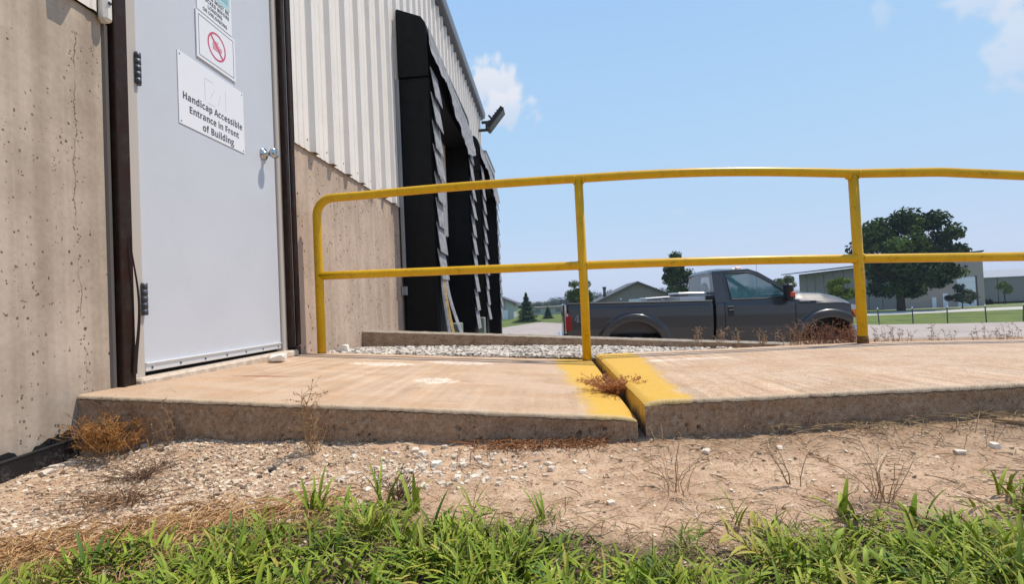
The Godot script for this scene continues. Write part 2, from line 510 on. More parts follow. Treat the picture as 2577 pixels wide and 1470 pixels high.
# ------------------------------------------------------------------ ground
func ground() -> void:
	# grass-covered land to the horizon
	var xs := [-420.0, -200.0, -90.0, -50.0, -30.0, -18.0]
	for i in 49: xs.append(-12.0 + i * 2.0)
	xs.append_array([100.0, 130.0, 200.0, 300.0, 520.0])
	var zs := [-900.0, -600.0, -400.0, -250.0, -180.0, -140.0, -120.0, -105.0]
	for i in 46: zs.append(-96.0 + i * 2.0)
	zs.append(-3.86)
	tag(obj("ground", sheet(xs.size() - 1, zs.size() - 1, func(u, v):
		var x: float = xs[roundi(u * (xs.size() - 1))]
		var z: float = zs[roundi(v * (zs.size() - 1))]
		return Vector3(x, far_y(x, z) - 0.02, z), Vector3.UP), M.lawn), "wide grassy land running to the tree line behind the truck", "", "", "structure")
	# paved yard in front of the docks, bounded far off by lawns
	var edge := [[-40.0, -52.0], [-9.5, -55.0], [-6.6, -61.0], [-5.2, -66.0], [-2.0, -75.0], [1.5, -69.0], [10.0, -58.0], [20.0, -48.0], [27.0, -44.6], [36.5, -42.1], [80.0, -31.0]]
	tag(obj("paved_yard", sheet(60, 60, func(u, v):
		var x := lerpf(-40.0, 80.0, u)
		var z := lerpf(-3.86, pick(edge, x), v)
		return Vector3(x, far_y(x, z), z), Vector3.UP), M.pavement), "pale concrete yard below the docks where the truck is parked", "", "", "structure")
	tag(obj("far_road", sheet(40, 4, func(u, v):
		var x := lerpf(8.0, 150.0, u)
		var z := lerpf(-67.6, -61.0, v)
		return Vector3(x, far_y(x, z) - 0.012, z), Vector3.UP), M.road_concrete), "narrow pale road crossing the lawn beyond the fence posts", "", "", "structure")
	tag(obj("far_drive", sheet(24, 3, func(u, v):
		var x := lerpf(50.0, 120.0, u)
		var z := lerpf(-81.0, -78.6, v)
		return Vector3(x, far_y(x, z) - 0.008, z), Vector3.UP), M.road_concrete), "thin pale drive in front of the taupe building", "", "", "structure")
	# bare strip before the slabs, fine enough to carry its bumps
	var tone := func(_u: float, _v: float, p: Vector3) -> Color:
		var a := nz.get_noise_2d(p.x * 9.0 + 70.0, p.z * 14.0)
		var b := nz.get_noise_2d(p.x * 30.0, p.z * 40.0 + 90.0)
		var c := Color(0.60, 0.455, 0.335).lerp(Color(0.68, 0.54, 0.41), smooth(-0.3, 0.5, a))
		c = c.lerp(Color(0.55, 0.34, 0.225), smooth(0.15, 0.5, b) * 0.45)
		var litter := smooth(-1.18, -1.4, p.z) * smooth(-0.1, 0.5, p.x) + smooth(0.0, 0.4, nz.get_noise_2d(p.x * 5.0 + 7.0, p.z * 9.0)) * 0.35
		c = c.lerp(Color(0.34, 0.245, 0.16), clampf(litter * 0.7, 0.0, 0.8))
		var damp := exp(-(Vector2((p.x - 0.56) * 1.0, (p.z + 0.97) * 1.6) / 0.085).length_squared())
		c = c.lerp(Color(0.13, 0.085, 0.065), damp * 0.8)
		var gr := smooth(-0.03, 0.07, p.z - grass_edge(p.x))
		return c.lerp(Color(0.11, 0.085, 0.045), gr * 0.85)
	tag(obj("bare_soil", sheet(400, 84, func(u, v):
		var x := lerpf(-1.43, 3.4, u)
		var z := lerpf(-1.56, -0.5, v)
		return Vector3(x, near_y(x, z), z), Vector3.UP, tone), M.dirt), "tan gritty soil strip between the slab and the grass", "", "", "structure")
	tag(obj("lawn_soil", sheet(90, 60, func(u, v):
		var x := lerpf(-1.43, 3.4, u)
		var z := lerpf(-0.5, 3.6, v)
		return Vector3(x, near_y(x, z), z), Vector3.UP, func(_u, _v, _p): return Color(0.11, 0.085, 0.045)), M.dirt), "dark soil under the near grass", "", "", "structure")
	# bank that falls from the near lawn and the ramp to the yard
	tag(obj("bank", sheet(24, 40, func(u, v):
		var z := lerpf(-3.7, 3.6, v)
		var x := lerpf(3.4, 9.0, u)
		return Vector3(x, lerpf(-0.13, -1.5, smooth(0.05, 1.0, u)), z), Vector3.UP, func(_u, _v, _p): return Color(0.16, 0.15, 0.07)), M.dirt), "", "", "", "structure")
	# stony fill behind the slabs up to the kerb wall
	tag(obj("fill_soil", sheet(130, 30, func(u, v):
		var x := lerpf(WX, 3.4, u)
		var z := lerpf(-3.72, -2.897, v)
		return Vector3(x, fill_y(x, z), z), Vector3.UP, func(_u, _v, p: Vector3): return Color(0.26, 0.22, 0.18).lerp(Color(0.46, 0.33, 0.235), smooth(0.9, 1.5, p.x))), M.dirt), "soil bed behind the landing, between slab and kerb wall", "", "", "structure")

func fill_y(x: float, z: float) -> float:
	var front := pick([[-1.4, 0.028], [-1.1, 0.012], [-0.5, -0.012], [0.2, -0.050], [0.7, -0.078], [1.45, -0.10], [1.75, -0.055], [3.4, -0.075]], x)
	var back := pick([[-1.4, -0.006], [0.1, -0.052], [0.7, -0.088], [1.45, -0.118], [1.8, -0.075], [3.4, -0.11]], x)
	return lerpf(front, back, clampf((z + 2.92) / -0.78, 0.0, 1.0)) + nz.get_noise_2d(x * 18.0, z * 18.0) * 0.006

# ------------------------------------------------------------------ the two slabs
func slab_texture(w: int, h: int, seed_: int, left: bool) -> Array:
	var a := bytes_of(seed_, 0.006, 1024, 4)
	var b := bytes_of(seed_ + 1, 0.05, 1024, 4)
	var c := bytes_of(seed_ + 2, 0.34, 1024, 2)
	var streak := FastNoiseLite.new()
	streak.seed = seed_ + 5
	streak.frequency = 0.02
	var rgb := PackedByteArray()
	rgb.resize(w * h * 3)
	var gry := PackedByteArray()
	gry.resize(w * h)
	# places are metres: x along the rail, z away (negative); spots: [x, z, rx, rz, strength]
	var x0 := -1.43 if left else 0.23
	var x1 := 0.24 if left else 3.43
	var z1 := -2.93
	var zt := -1.375
	var spots := [[-0.45, -1.93, 0.085, 0.075, 1.0], [-0.82, -2.42, 0.16, 0.075, 1.0], [-0.47, -2.57, 0.17, 0.075, 0.9], [-0.30, -1.90, 0.10, 0.02, 0.35], [-1.33, -2.42, 0.05, 0.06, 0.5]] if left else [[0.62, -2.42, 0.22, 0.05, 0.75], [0.42, -2.40, 0.12, 0.03, 0.4], [1.9, -2.3, 0.1, 0.05, 0.3]]
	var light := Color(0.765, 0.662, 0.56)
	var warm := Color(0.725, 0.60, 0.48)
	var grey := Color(0.70, 0.62, 0.535)
	for j in h:
		var z := lerpf(z1, zt, (j + 0.5) / h)
		for i in w:
			var x := lerpf(x0, x1, (i + 0.5) / w)
			var k := ((j * 1024 / h) % 1024) * 1024 + int(x * 620.0 + 2000.0) % 1024
			var na := a[k] / 255.0
			var nb := b[k] / 255.0
			var nc := c[k] / 255.0
			var col := warm.lerp(light, clampf((na - 0.5) * 2.2 + 0.5, 0.0, 1.0))
			if left:
				col = col.lerp(warm, smooth(-1.0, -1.4, x) * 0.4)
				var sw := streak.get_noise_2d((x * 0.7 - z * 0.25) * 60.0, (z + x * 0.35) * 420.0)
				col = col.lerp(grey, clampf(sw * 0.7 + 0.1, 0.0, 0.35))
			else:
				col = col.lerp(grey, 0.18 + 0.25 * smooth(0.5, 2.5, x))
			var speck := nc * 0.65 + nb * 0.35
			col = col * (0.74 + 0.54 * speck) if not left else col * (0.90 + 0.17 * speck)
			if nc > (0.80 if left else 0.74): col = col.lerp(Color(0.93, 0.87, 0.78), 0.35)
			if nc < (0.17 if left else 0.24): col = col.lerp(Color(0.42, 0.31, 0.23), 0.45)
			for s in spots:
				var d := Vector2((x - s[0]) / s[2], (z - s[1]) / s[3]).length() + (nb - 0.5) * 0.9
				if d < 1.2:
					var amt: float = smooth(1.15, 0.55, d) * s[4]
					var white := Color(0.92, 0.85, 0.78)
					if d < 0.55 and nc < 0.42: white = Color(0.45, 0.38, 0.34)
					col = col.lerp(white, amt)
			if left:
				var rust := Vector2((x + 1.12) / 0.12, (z + 1.90 + (x + 1.12) * 0.10 + (nb - 0.5) * 0.02) / 0.020).length()
				col = col.lerp(Color(0.52, 0.29, 0.16), smooth(1.4, 0.2, rust) * 0.7)
			# faint trowel arcs, drips and fine hair cracks
			var arc := streak.get_noise_2d(x * 900.0 + 77.0, z * 26.0) * streak.get_noise_2d(x * 12.0, z * 40.0 + 300.0)
			col = col * (1.0 + clampf(arc, -0.2, 0.2) * 0.35)
			var blot := smooth(0.35, 0.7, streak.get_noise_2d(x * 130.0 + 900.0, z * 130.0))
			col = col.lerp(Color(0.60, 0.46, 0.345), blot * 0.28)
			var hair := absf(streak.get_noise_2d(x * 60.0 + 411.0, z * 60.0 + 93.0))
			if hair < 0.006 and nb > 0.45: col = col.lerp(Color(0.45, 0.36, 0.29), 0.4)
			# sprayed yellow edge, soft with overspray
			var width := lerpf(0.125, 0.20, smooth(-1.4, -2.8, z))
			var from_edge := (0.222 - x) if left else (x - 0.241)
			var soft := 0.035 if left else 0.03
			var yel := smooth(width + soft, width - soft, from_edge + (nb - 0.5) * 0.022 + (na - 0.5) * 0.05)
			yel *= 0.96 - 0.35 * smooth(0.60, 0.85, nb) - (0.5 if nc < 0.20 else 0.0)
			col = col.lerp(Color(0.835, 0.668, 0.265) * (0.93 + 0.09 * nc), yel)
			# front lip, worn to pale aggregate
			var lip := smooth(-1.432, -1.410, z + (nb - 0.5) * 0.02)
			col = col.lerp(Color(0.80, 0.73, 0.62) * (0.72 + 0.42 * nc), lip * 0.6)
			var o := (j * w + i) * 3
			rgb[o] = clampi(int(col.r * 255.0), 0, 255)
			rgb[o + 1] = clampi(int(col.g * 255.0), 0, 255)
			rgb[o + 2] = clampi(int(col.b * 255.0), 0, 255)
			gry[j * w + i] = clampi(int((nc * 0.6 + nb * 0.4) * 255.0), 0, 255)
	var im := Image.create_from_data(w, h, false, Image.FORMAT_RGB8, rgb)
	var nm := Image.create_from_data(w, h, false, Image.FORMAT_L8, gry)
	nm.convert(Image.FORMAT_RGBA8)
	nm.bump_map_to_normal_map(2.0 if left else 3.5)
	return [ImageTexture.create_from_image(im), ImageTexture.create_from_image(nm)]

func left_top(x: float, z: float) -> float:
	var u := (x - WX) / 1.639
	var v := (z + 1.406) / -1.494
	return lerpf(lerpf(0.066, -0.046, u), lerpf(0.044, -0.060, u), v)

func right_top(x: float, z: float) -> float:
	var v := (z + 1.406) / -1.494
	var far_slope := -0.05 * maxf(x - 1.75, 0.0)
	return lerpf(lerpf(-0.003, 0.014, clampf((x - 0.253) / 0.956, 0.0, 1.0)), lerpf(-0.030, -0.020, clampf((x - 0.2) / 1.45, 0.0, 1.0)), v) + far_slope * 0.4

func slab(called: String, label: String, left: bool) -> void:
	var tex := slab_texture(1024 if left else 1536, 896, 101 if left else 131, left)
	var tm := mat("slab_top_left" if left else "slab_top_right", Color.WHITE, 0.93)
	tm.albedo_texture = tex[0]
	tm.normal_enabled = true
	tm.normal_texture = tex[1]
	tm.normal_scale = 0.5
	var x0 := WX + 0.002 if left else 0.243
	var x1 := 0.222 if left else 3.4
	var tx0 := -1.43 if left else 0.23
	var tx1 := 0.24 if left else 3.43
	var zf := -1.406
	var zb := -2.9
	var n := 150 if left else 260
	var topf := func(x: float, z: float) -> float: return left_top(x, z) if left else right_top(x, z)
	var rag := func(x: float) -> float: return nz.get_noise_2d(x * 60.0, 3.0 if left else 8.0) * 0.006 + nz.get_noise_2d(x * 190.0, 13.0) * 0.004
	var root := thing(called, Vector3((x0 + x1) * 0.5, -0.1, -2.1), label, "concrete slab")
	root.remove_meta("category")
	root.set_meta("kind", "structure")
	# walking surface, its lips turned down at the front and the joint
	var lipx := 0.222 if left else 0.243
	var top := sheet(n, 64, func(u, v):
		var x := lerpf(x0, x1, u)
		var z: float
		var drop := 0.0
		if v < 0.12:
			var t: float = v / 0.12
			z = zf + rag.call(x) - 0.009 * (1.0 - cos(t * PI * 0.5))
			drop = 0.011 * (1.0 - sin(t * PI * 0.5)) + nz.get_noise_2d(x * 120.0, 31.0) * 0.004 * (1.0 - t)
		else:
			z = lerpf(zf + rag.call(x) - 0.009, zb, (v - 0.12) / 0.88)
		var e := absf(x - lipx)
		if e < 0.014: drop += 0.010 * pow(1.0 - e / 0.014, 2.0)
		var broke := exp(-pow((z + 1.47 + (x - lipx) * 0.6) / 0.05, 2.0)) * smooth(0.05, 0.0, e) if left else exp(-pow((z + 1.405) / 0.03, 2.0)) * smooth(0.05, 0.0, e)
		drop += 0.010 * broke
		return Vector3(x, topf.call(x, z) - drop + nz.get_noise_2d(x * 7.0, z * 7.0) * 0.0015, z), Vector3.UP, null, func(_u, _v, p: Vector3): return Vector2((p.x - tx0) / (tx1 - tx0), (p.z + 2.93 + maxf(topf.call(p.x, p.z) - p.y, 0.0)) / 1.555))
	obj("top_surface", top, tm, root)
	# broken front face with pits and bulges
	var face := func(x: float, y: float) -> float:
		var q := nz.get_noise_2d(x * 40.0, y * 40.0 + 50.0)
		var pit := smooth(0.34, 0.44, nz.get_noise_2d(x * 130.0 + 200.0, y * 120.0)) * smooth(0.0, 0.3, nz.get_noise_2d(x * 14.0 + 400.0, y * 20.0))
		var low := smooth(-0.03, -0.1, y)
		return q * 0.005 + nz.get_noise_2d(x * 260.0, y * 260.0) * 0.0025 - pit * (0.005 + 0.014 * low)
	obj("front_face", sheet(int(n * 2.8), 44, func(u, v):
		var x := lerpf(x0, x1, u)
		var yt: float = topf.call(x, zf) - 0.0135 + nz.get_noise_2d(x * 120.0, 31.0) * -0.004
		var y := lerpf(-0.24, yt, v)
		var k := smooth(1.0, 0.9, v)
		return Vector3(x, y, zf + rag.call(x) * (1.0 - k) + face.call(x, y) * k - 0.004 * k), Vector3(0, 0, 1)), M.slab_side, root)
	# sides, back and underside
	var sides := stb()
	var cs := [Vector2(x0, zf - 0.012), Vector2(x1, zf - 0.012), Vector2(x1, zb), Vector2(x0, zb)]
	for i in 4:
		if i == 0: continue
		if not left and i == 3: continue
		var p: Vector2 = cs[i]
		var q: Vector2 = cs[(i + 1) % 4]
		quad(sides, Vector3(p.x, -0.24, p.y), Vector3(q.x, -0.24, q.y), Vector3(q.x, topf.call(q.x, q.y) - 0.011, q.y), Vector3(p.x, topf.call(p.x, p.y) - 0.011, p.y), Vector3((p.x + q.x) * 0.5 - (x0 + x1) * 0.5, 0, (p.y + q.y) * 0.5 - (zf + zb) * 0.5))
	obj("hidden_sides", fin(sides), M.slab_side, root)
	if not left:
		# the joint face, overpainted yellow, worn at the foot
		vmat("joint_paint", 0.8)
		M.joint_paint.normal_enabled = true
		textured(M.joint_paint, noise_maps(171, 512, [[0.02, 0.3], [0.1, 0.4], [0.3, 0.3]], [Color(0.6, 0.55, 0.5), Color(0.9, 0.88, 0.86), Color(1, 1, 1)], 2.5, 1.7), 2.0, 0.8)
		obj("joint_face", sheet(120, 18, func(u, v):
			var z := lerpf(zf - 0.004, zb, u)
			var y := lerpf(-0.24, right_top(x0, z) - 0.0115, v)
			return Vector3(x0 + nz.get_noise_2d(z * 50.0, y * 50.0) * 0.004 * (1.0 - v), y, z), Vector3(-1, 0, 0), func(_u, _v, p: Vector3):
				var worn := smooth(-0.055, -0.085, p.y + nz.get_noise_2d(p.z * 30.0, p.y * 30.0) * 0.05)
				return Color(0.70, 0.47, 0.075).lerp(Color(0.20, 0.155, 0.12), worn)), M.joint_paint, root)

func slabs() -> void:
	slab("landing_slab", "settled concrete landing in front of the grey door with yellow right edge", true)
	slab("ramp_slab", "raised concrete ramp slab right of the joint with yellow left edge", false)
	# kerb wall behind, falling to the right
	var kt := func(x: float) -> float: return 0.023 - 0.07 * x
	var root := thing("kerb_wall", Vector3(0.5, -1.3, -3.78), "rough grey concrete kerb behind the gravel, sloping down to the right", "kerb")
	obj("kerb_face", sheet(240, 20, func(u, v):
		var x := lerpf(WX, 3.4, u)
		var y := lerpf(-0.35, kt.call(x) - 0.006, v)
		var d := nz.get_noise_2d(x * 38.0 + 11.0, y * 38.0) * 0.007 - smooth(0.25, 0.5, nz.get_noise_2d(x * 80.0, y * 80.0 + 77.0)) * 0.016
		return Vector3(x, y, -3.70 + d * smooth(1.0, 0.85, v)), Vector3(0, 0, 1)), M.slab_side, root)
	mat("kerb_top", lin(0.40, 0.345, 0.28), 0.95)
	textured(M.kerb_top, noise_maps(141, 512, [[0.02, 0.3], [0.1, 0.35], [0.35, 0.35]], [Color(0.55, 0.52, 0.5), Color(0.9, 0.9, 0.88), Color(1, 1, 1)], 3.0, 1.8), 1.5, 0.8)
	obj("kerb_cap", sheet(240, 8, func(u, v):
		var x := lerpf(WX, 3.4, u)
		var z := lerpf(-3.70, -3.86, v)
		var dr := 0.006 if v == 0.0 else 0.0
		return Vector3(x, kt.call(x) - dr + nz.get_noise_2d(x * 40.0, z * 60.0) * 0.004, z), Vector3.UP), M.kerb_top, root)
	obj("kerb_back", sheet(20, 1, func(u, v):
		var x := lerpf(WX, 3.4, u)
		return Vector3(x, lerpf(-1.45, kt.call(x), v), -3.86), Vector3(0, 0, -1)), M.slab_side, root)

# ------------------------------------------------------------------ the warehouse
# cast wall: [colour, relief] with board bands, bug holes and, if asked for, a long crack
func cast_wall(w: int, h: int, size: Vector2, seed_: int, pale: Color, dark: Color, holes: int, crack: Array, band: float, amp := 1.0) -> Array:
	var a := bytes_of(seed_, 0.004, 1024, 4)
	var b := bytes_of(seed_ + 1, 0.04, 1024, 4)
	var c := bytes_of(seed_ + 2, 0.35, 1024, 2)
	var r := RandomNumberGenerator.new()
	r.seed = seed_
	var n1 := FastNoiseLite.new()
	n1.seed = seed_ + 9
	n1.frequency = 1.0
	var rgb := PackedByteArray()
	rgb.resize(w * h * 3)
	var gry := PackedByteArray()
	gry.resize(w * h)
	for i in w:
		var um := size.x * i / w
		var bands := n1.get_noise_1d(um / band) * 0.7 + n1.get_noise_1d(um / band * 3.1 + 40.0) * 0.3 + n1.get_noise_1d(um / band * 9.0 + 90.0) * 0.07
		bands = clampf(bands * 1.5, -0.6, 0.6) * amp
		var pale_line := smooth(0.42, 0.62, n1.get_noise_1d(um * 24.0 + 170.0)) * (1.0 - amp) * 1.1
		var dark_line := smooth(0.60, 0.68, n1.get_noise_1d(um * 55.0 + 570.0)) * (1.0 - amp)
		for j in h:
			var vm := size.y * j / h
			var k := (j % 1024) * 1024 + i % 1024
			var wob := n1.get_noise_2d(um / band, vm * 1.3) * 0.35
			var t := clampf(0.5 + bands * 0.75 + wob + (a[k] / 255.0 - 0.5) * 0.6 + (b[k] / 255.0 - 0.5) * 0.35, 0.0, 1.0)
			var broken := clampf(0.5 + n1.get_noise_2d(um * 40.0, vm * 2.2) * 1.4, 0.0, 1.0)
			var col := dark.lerp(pale, clampf(t + pale_line * broken - dark_line * broken * 0.7, 0.0, 1.0)) * (0.95 + 0.1 * c[k] / 255.0)
			var o := (j * w + i) * 3
			rgb[o] = clampi(int(col.r * 255.0), 0, 255)
			rgb[o + 1] = clampi(int(col.g * 255.0), 0, 255)
			rgb[o + 2] = clampi(int(col.b * 255.0), 0, 255)
			gry[j * w + i] = clampi(int(150.0 + bands * 50.0 + (b[k] - 128) * 0.12 + (c[k] - 128) * 0.10), 0, 255)
	var stain := Color(0.27, 0.215, 0.175)
	var dot := func(cx: float, cy: float, rx: float, ry: float, deep: float) -> void:
		for j in range(maxi(int(cy - ry - 1), 0), mini(int(cy + ry + 2), h)):
			for i in range(maxi(int(cx - rx - 1), 0), mini(int(cx + rx + 2), w)):
				var d := Vector2((i - cx) / rx, (j - cy) / ry).length()
				var amt := smooth(1.1, 0.6, d) * deep
				if amt > 0.0:
					var o := (j * w + i) * 3
					rgb[o] = int(lerpf(rgb[o], stain.r * 255.0, amt))
					rgb[o + 1] = int(lerpf(rgb[o + 1], stain.g * 255.0, amt))
					rgb[o + 2] = int(lerpf(rgb[o + 2], stain.b * 255.0, amt))
					gry[j * w + i] = int(lerpf(gry[j * w + i], 20.0, amt))
	var ppm := w / size.x
	for q in holes:
		var s := (0.0008 + 0.0030 * pow(r.randf(), 4.0)) * maxf(ppm, 900.0)
		var hx := r.randf() * w
		var hy := r.randf() * h
		if r.randf() > 0.35 + n1.get_noise_2d(hx / ppm * 4.0, hy / ppm * 3.0) * 1.6: continue
		dot.call(hx, hy, s * r.randf_range(0.7, 1.3), s * r.randf_range(0.8, 1.7), r.randf_range(0.35, 0.95))
	for q in holes / 90:
		var cx := r.randf() * w
		var cy := r.randf() * h
		for e in 5:
			var s := r.randf_range(0.0008, 0.0022) * ppm
			dot.call(cx + r.randfn() * 4.0, cy + r.randfn() * 6.0, s, s * r.randf_range(0.7, 1.5), 0.8)
	for k in crack.size() - 1:
		var p: Vector2 = crack[k]
		var q: Vector2 = crack[k + 1]
		var steps := int(p.distance_to(q) * ppm / 1.5)
		for e in steps:
			var m := p.lerp(q, float(e) / steps)
			var wig := n1.get_noise_1d(m.y * 11.0) * 0.010 + n1.get_noise_1d(m.y * 50.0 + 7.0) * 0.003
			dot.call((m.x + wig) * ppm, m.y * ppm, 0.9 + r.randf() * 0.9, 1.6, r.randf_range(0.1, 0.75) * clampf(0.55 + n1.get_noise_1d(m.y * 6.0) * 1.3, 0.0, 1.0))
			if r.randf() < 0.10: dot.call((m.x + wig) * ppm + r.randfn() * 9.0, m.y * ppm, 2.5, 3.0, 0.7)
	var im := Image.create_from_data(w, h, false, Image.FORMAT_RGB8, rgb)
	var nm := Image.create_from_data(w, h, false, Image.FORMAT_L8, gry)
	nm.convert(Image.FORMAT_RGBA8)
	nm.bump_map_to_normal_map(5.0)
	return [ImageTexture.create_from_image(im), ImageTexture.create_from_image(nm)]

# ribbed sheet between z0 (near) and z1 (far); ribs keep one spacing along the wall
const RIB := 0.265
func ribbed(z0: float, z1: float, y0: float, y1: float, base := WX + 0.012) -> ArrayMesh:
	var prof := []
	var cuts := [0.0, 0.0375, 0.052, 0.0725, 0.087]
	var start := ceili((z1 - 3.0) / RIB) - 14
	var pts := []
	for k in range(start, start + 70):
		var zc := k * RIB - 2.98 + RIB * 11.0
		for e in [[0.040, 0.0], [0.021, 0.032], [-0.021, 0.032], [-0.040, 0.0], [-0.085, 0.0], [-0.092, 0.004], [-0.104, 0.004], [-0.111, 0.0], [-0.150, 0.0], [-0.157, 0.004], [-0.169, 0.004], [-0.176, 0.0]]:
			pts.append(Vector2(zc + e[0], e[1]))
	pts.sort_custom(func(p, q): return p.x > q.x)
	var last := Vector2(z0, 0.0)
	var at := func(z: float) -> float:
		for i in pts.size() - 1:
			if pts[i].x >= z and pts[i + 1].x <= z:
				return lerpf(pts[i].y, pts[i + 1].y, (z - pts[i].x) / minf(pts[i + 1].x - pts[i].x, -1e-6))
		return 0.0
	prof.append(Vector2(z0, at.call(z0)))
	for p in pts:
		if p.x < z0 and p.x > z1: prof.append(p)
	prof.append(Vector2(z1, at.call(z1)))
	var st := stb()
	for i in prof.size() - 1:
		var a: Vector2 = prof[i]
		var b: Vector2 = prof[i + 1]
		if a.x - b.x < 1e-6: continue
		var n := Vector3(a.x - b.x, 0, 0).cross(Vector3.UP)
		n = Vector3(a.x - b.x, 0, (a.y - b.y) * -1.0)
		for e in [[0.0, 1.0], [-0.0012, -1.0]]:
			quad(st, Vector3(base + a.y + e[0], y0, a.x), Vector3(base + b.y + e[0], y0, b.x), Vector3(base + b.y + e[0], y1, b.x), Vector3(base + a.y + e[0], y1, a.x), n * e[1])
	return fin(st)

func cast_panel(w: Node3D, za: float, zb: float, m: Material, zs: float, s: Vector2, top: float) -> void:
	var msh := sheet(60, 40, func(u, v):
		var z := lerpf(za, zb, u)
		var y := lerpf(-1.5, top, v)
		var e := minf(absf(z - za), absf(z - zb))
		var round_ := 0.006 * pow(maxf(0.0, 1.0 - e / 0.006), 2.0)
		return Vector3(WX - round_ + nz.get_noise_2d(z * 9.0, y * 3.0) * 0.0015, y, z), Vector3(1, 0, 0), null, func(_u, _v, p: Vector3): return Vector2((p.z - zs) / s.x, (top - p.y) / s.y))
	var o := obj("concrete_wall", msh, m, w)
	obj("wall_body", bx(Vector3(WX - 0.25, -1.5, minf(za, zb)), Vector3(WX - 0.007, top, maxf(za, zb))), M.curb, o)

func warehouse() -> void:
	var w := thing("warehouse", Vector3(-8.5, -1.3, -5.0), "long cream ribbed metal warehouse on a cast concrete base wall", "building")
	var lower := 1.272
	# concrete base, left of the door
	var crack := [Vector2(0.118, 0.10), Vector2(0.125, 0.37), Vector2(0.135, 0.62), Vector2(0.122, 0.86), Vector2(0.112, 1.10), Vector2(0.105, 1.24)]
	var tl := cast_wall(1024, 1536, Vector2(1.0667, 1.6), 201, Color(0.765, 0.70, 0.63), Color(0.62, 0.555, 0.49), 4600, crack, 0.17, 0.85)
	var ml := mat("cast_wall_left", Color.WHITE, 0.9)
	ml.albedo_texture = tl[0]; ml.normal_enabled = true; ml.normal_texture = tl[1]; ml.normal_scale = 0.55
	# u runs from the door edge towards the camera
	cast_panel(w, -1.553, 2.0, ml, -1.553, Vector2(1.0667, 1.6), lower)
	var tr := cast_wall(1024, 768, Vector2(2.1333, 1.6), 221, Color(0.80, 0.71, 0.63), Color(0.655, 0.57, 0.495), 7000, [], 0.20, 0.42)
	var mr := mat("cast_wall_right", Color.WHITE, 0.9)
	mr.albedo_texture = tr[0]; mr.normal_enabled = true; mr.normal_texture = tr[1]; mr.normal_scale = 0.8
	cast_panel(w, -2.757, -4.80, mr, -4.90, Vector2(2.1333, 1.6), lower)
	cast_panel(w, -4.80, -11.4, mr, -4.80, Vector2(2.1333, 1.6), lower)
	# metal siding, one sheet after the other (each three ribs wide)
	var z := 1.9
	obj("siding_sheet", ribbed(2.0, 0.0, lower, 4.55), M.siding, w)
	obj("siding_sheet", ribbed(0.0, -1.50, lower, 4.55), M.siding, w)
	obj("siding_sheet", ribbed(-1.50, -2.76, 2.32, 4.55), M.siding, w)
	z = -2.76
	while z > -11.3:
		var z1 := maxf(z - RIB * 3.0, -11.4)
		obj("siding_sheet", ribbed(z, z1, lower - 0.022, 4.55), M.siding, w)
		z = z1
	# screws along the foot of the sheets
	for k in 12:
		for dz in [0.065, -0.065]:
			var zc: float = -2.98 - k * RIB + dz
			if zc < -2.85 and zc > -4.75:
				var st := stb(true)
				lathe(st, [Vector2(0.006, 0.0), Vector2(0.006, 0.003), Vector2(0.0, 0.006)], Transform3D(Basis(Vector3.BACK, -PI / 2), Vector3(WX + 0.012, lower + 0.045, zc)), 8)
				obj("screw", fin(st), M.galvanised, w)
	# flashing beside the door
	var fl := stb()
	box(fl, Vector3(WX + 0.020, 2.92, -1.522), Vector3(0.036, 3.34, 0.034), 0.010)
	obj("door_flashing", fin(fl), M.trim_cream, w)
	for yy in [1.31, 1.46]:
		var st := stb(true)
		lathe(st, [Vector2(0.006, 0.0), Vector2(0.006, 0.004), Vector2(0.0, 0.007)], Transform3D(Basis(Vector3.BACK, -PI / 2), Vector3(WX + 0.038, yy, -1.520)), 8)
		obj("screw", fin(st), M.hinge_steel, w)
	obj("shadow_trim", bx(Vector3(WX - 0.01, lower - 0.004, -11.4), Vector3(WX + 0.010, lower + 0.006, -2.80)), M.eave_metal, w)  # base trim coloured dark, the shadow line under the siding painted in
	# eave, roof and the unseen walls
	obj("eave_trim", bx(Vector3(WX - 0.06, 4.50, -11.45), Vector3(WX + 0.075, 4.64, 2.0), 0.01), M.eave_metal, w)
	var g := stb()
	var gp := PackedVector2Array([Vector2(WX + 0.077, 4.53), Vector2(WX + 0.12, 4.53), Vector2(WX + 0.135, 4.60), Vector2(WX + 0.135, 4.665), Vector2(WX + 0.077, 4.665)])
	prism(g, gp, -11.45, 2.0)
	mat("gutter_metal", lin(0.17, 0.185, 0.205), 0.4)
	obj("gutter", fin(g), M.gutter_metal, w)
	var rf := stb()
	prism(rf, PackedVector2Array([Vector2(WX + 0.10, 4.67), Vector2(WX + 0.10, 4.70), Vector2(-9.0, 5.30), Vector2(-16.2, 4.70), Vector2(-16.2, 4.64), Vector2(-9.0, 5.25)]), -11.5, 2.0)
	obj("roof", fin(rf), M.roof_metal, w)
	var wl := stb()
	prism(wl, PackedVector2Array([Vector2(-16.0, -1.5), Vector2(WX - 0.26, -1.5), Vector2(WX - 0.26, 4.5), Vector2(WX - 0.26, 4.62), Vector2(-9.0, 5.2), Vector2(-16.0, 4.62)]), -11.38, -11.2)
	prism(wl, PackedVector2Array([Vector2(-16.0, -1.5), Vector2(WX - 0.26, -1.5), Vector2(WX - 0.26, 4.62), Vector2(-9.0, 5.2), Vector2(-16.0, 4.62)]), 1.8, 1.98)
	box(wl, Vector3(-15.9, 1.5, -4.7), Vector3(0.2, 6.0, 12.9))
	obj("end_wall", fin(wl), M.siding, w)
	# lower wing further along, its sheets and eave
	obj("wing_wall", ribbed(-11.41, -13.3, -1.4, 3.72), M.siding, w)
	obj("wing_eave", bx(Vector3(WX - 0.06, 3.66, -13.4), Vector3(WX + 0.10, 3.80, -11.46), 0.01), M.roof_metal, w)
	var wr := stb()
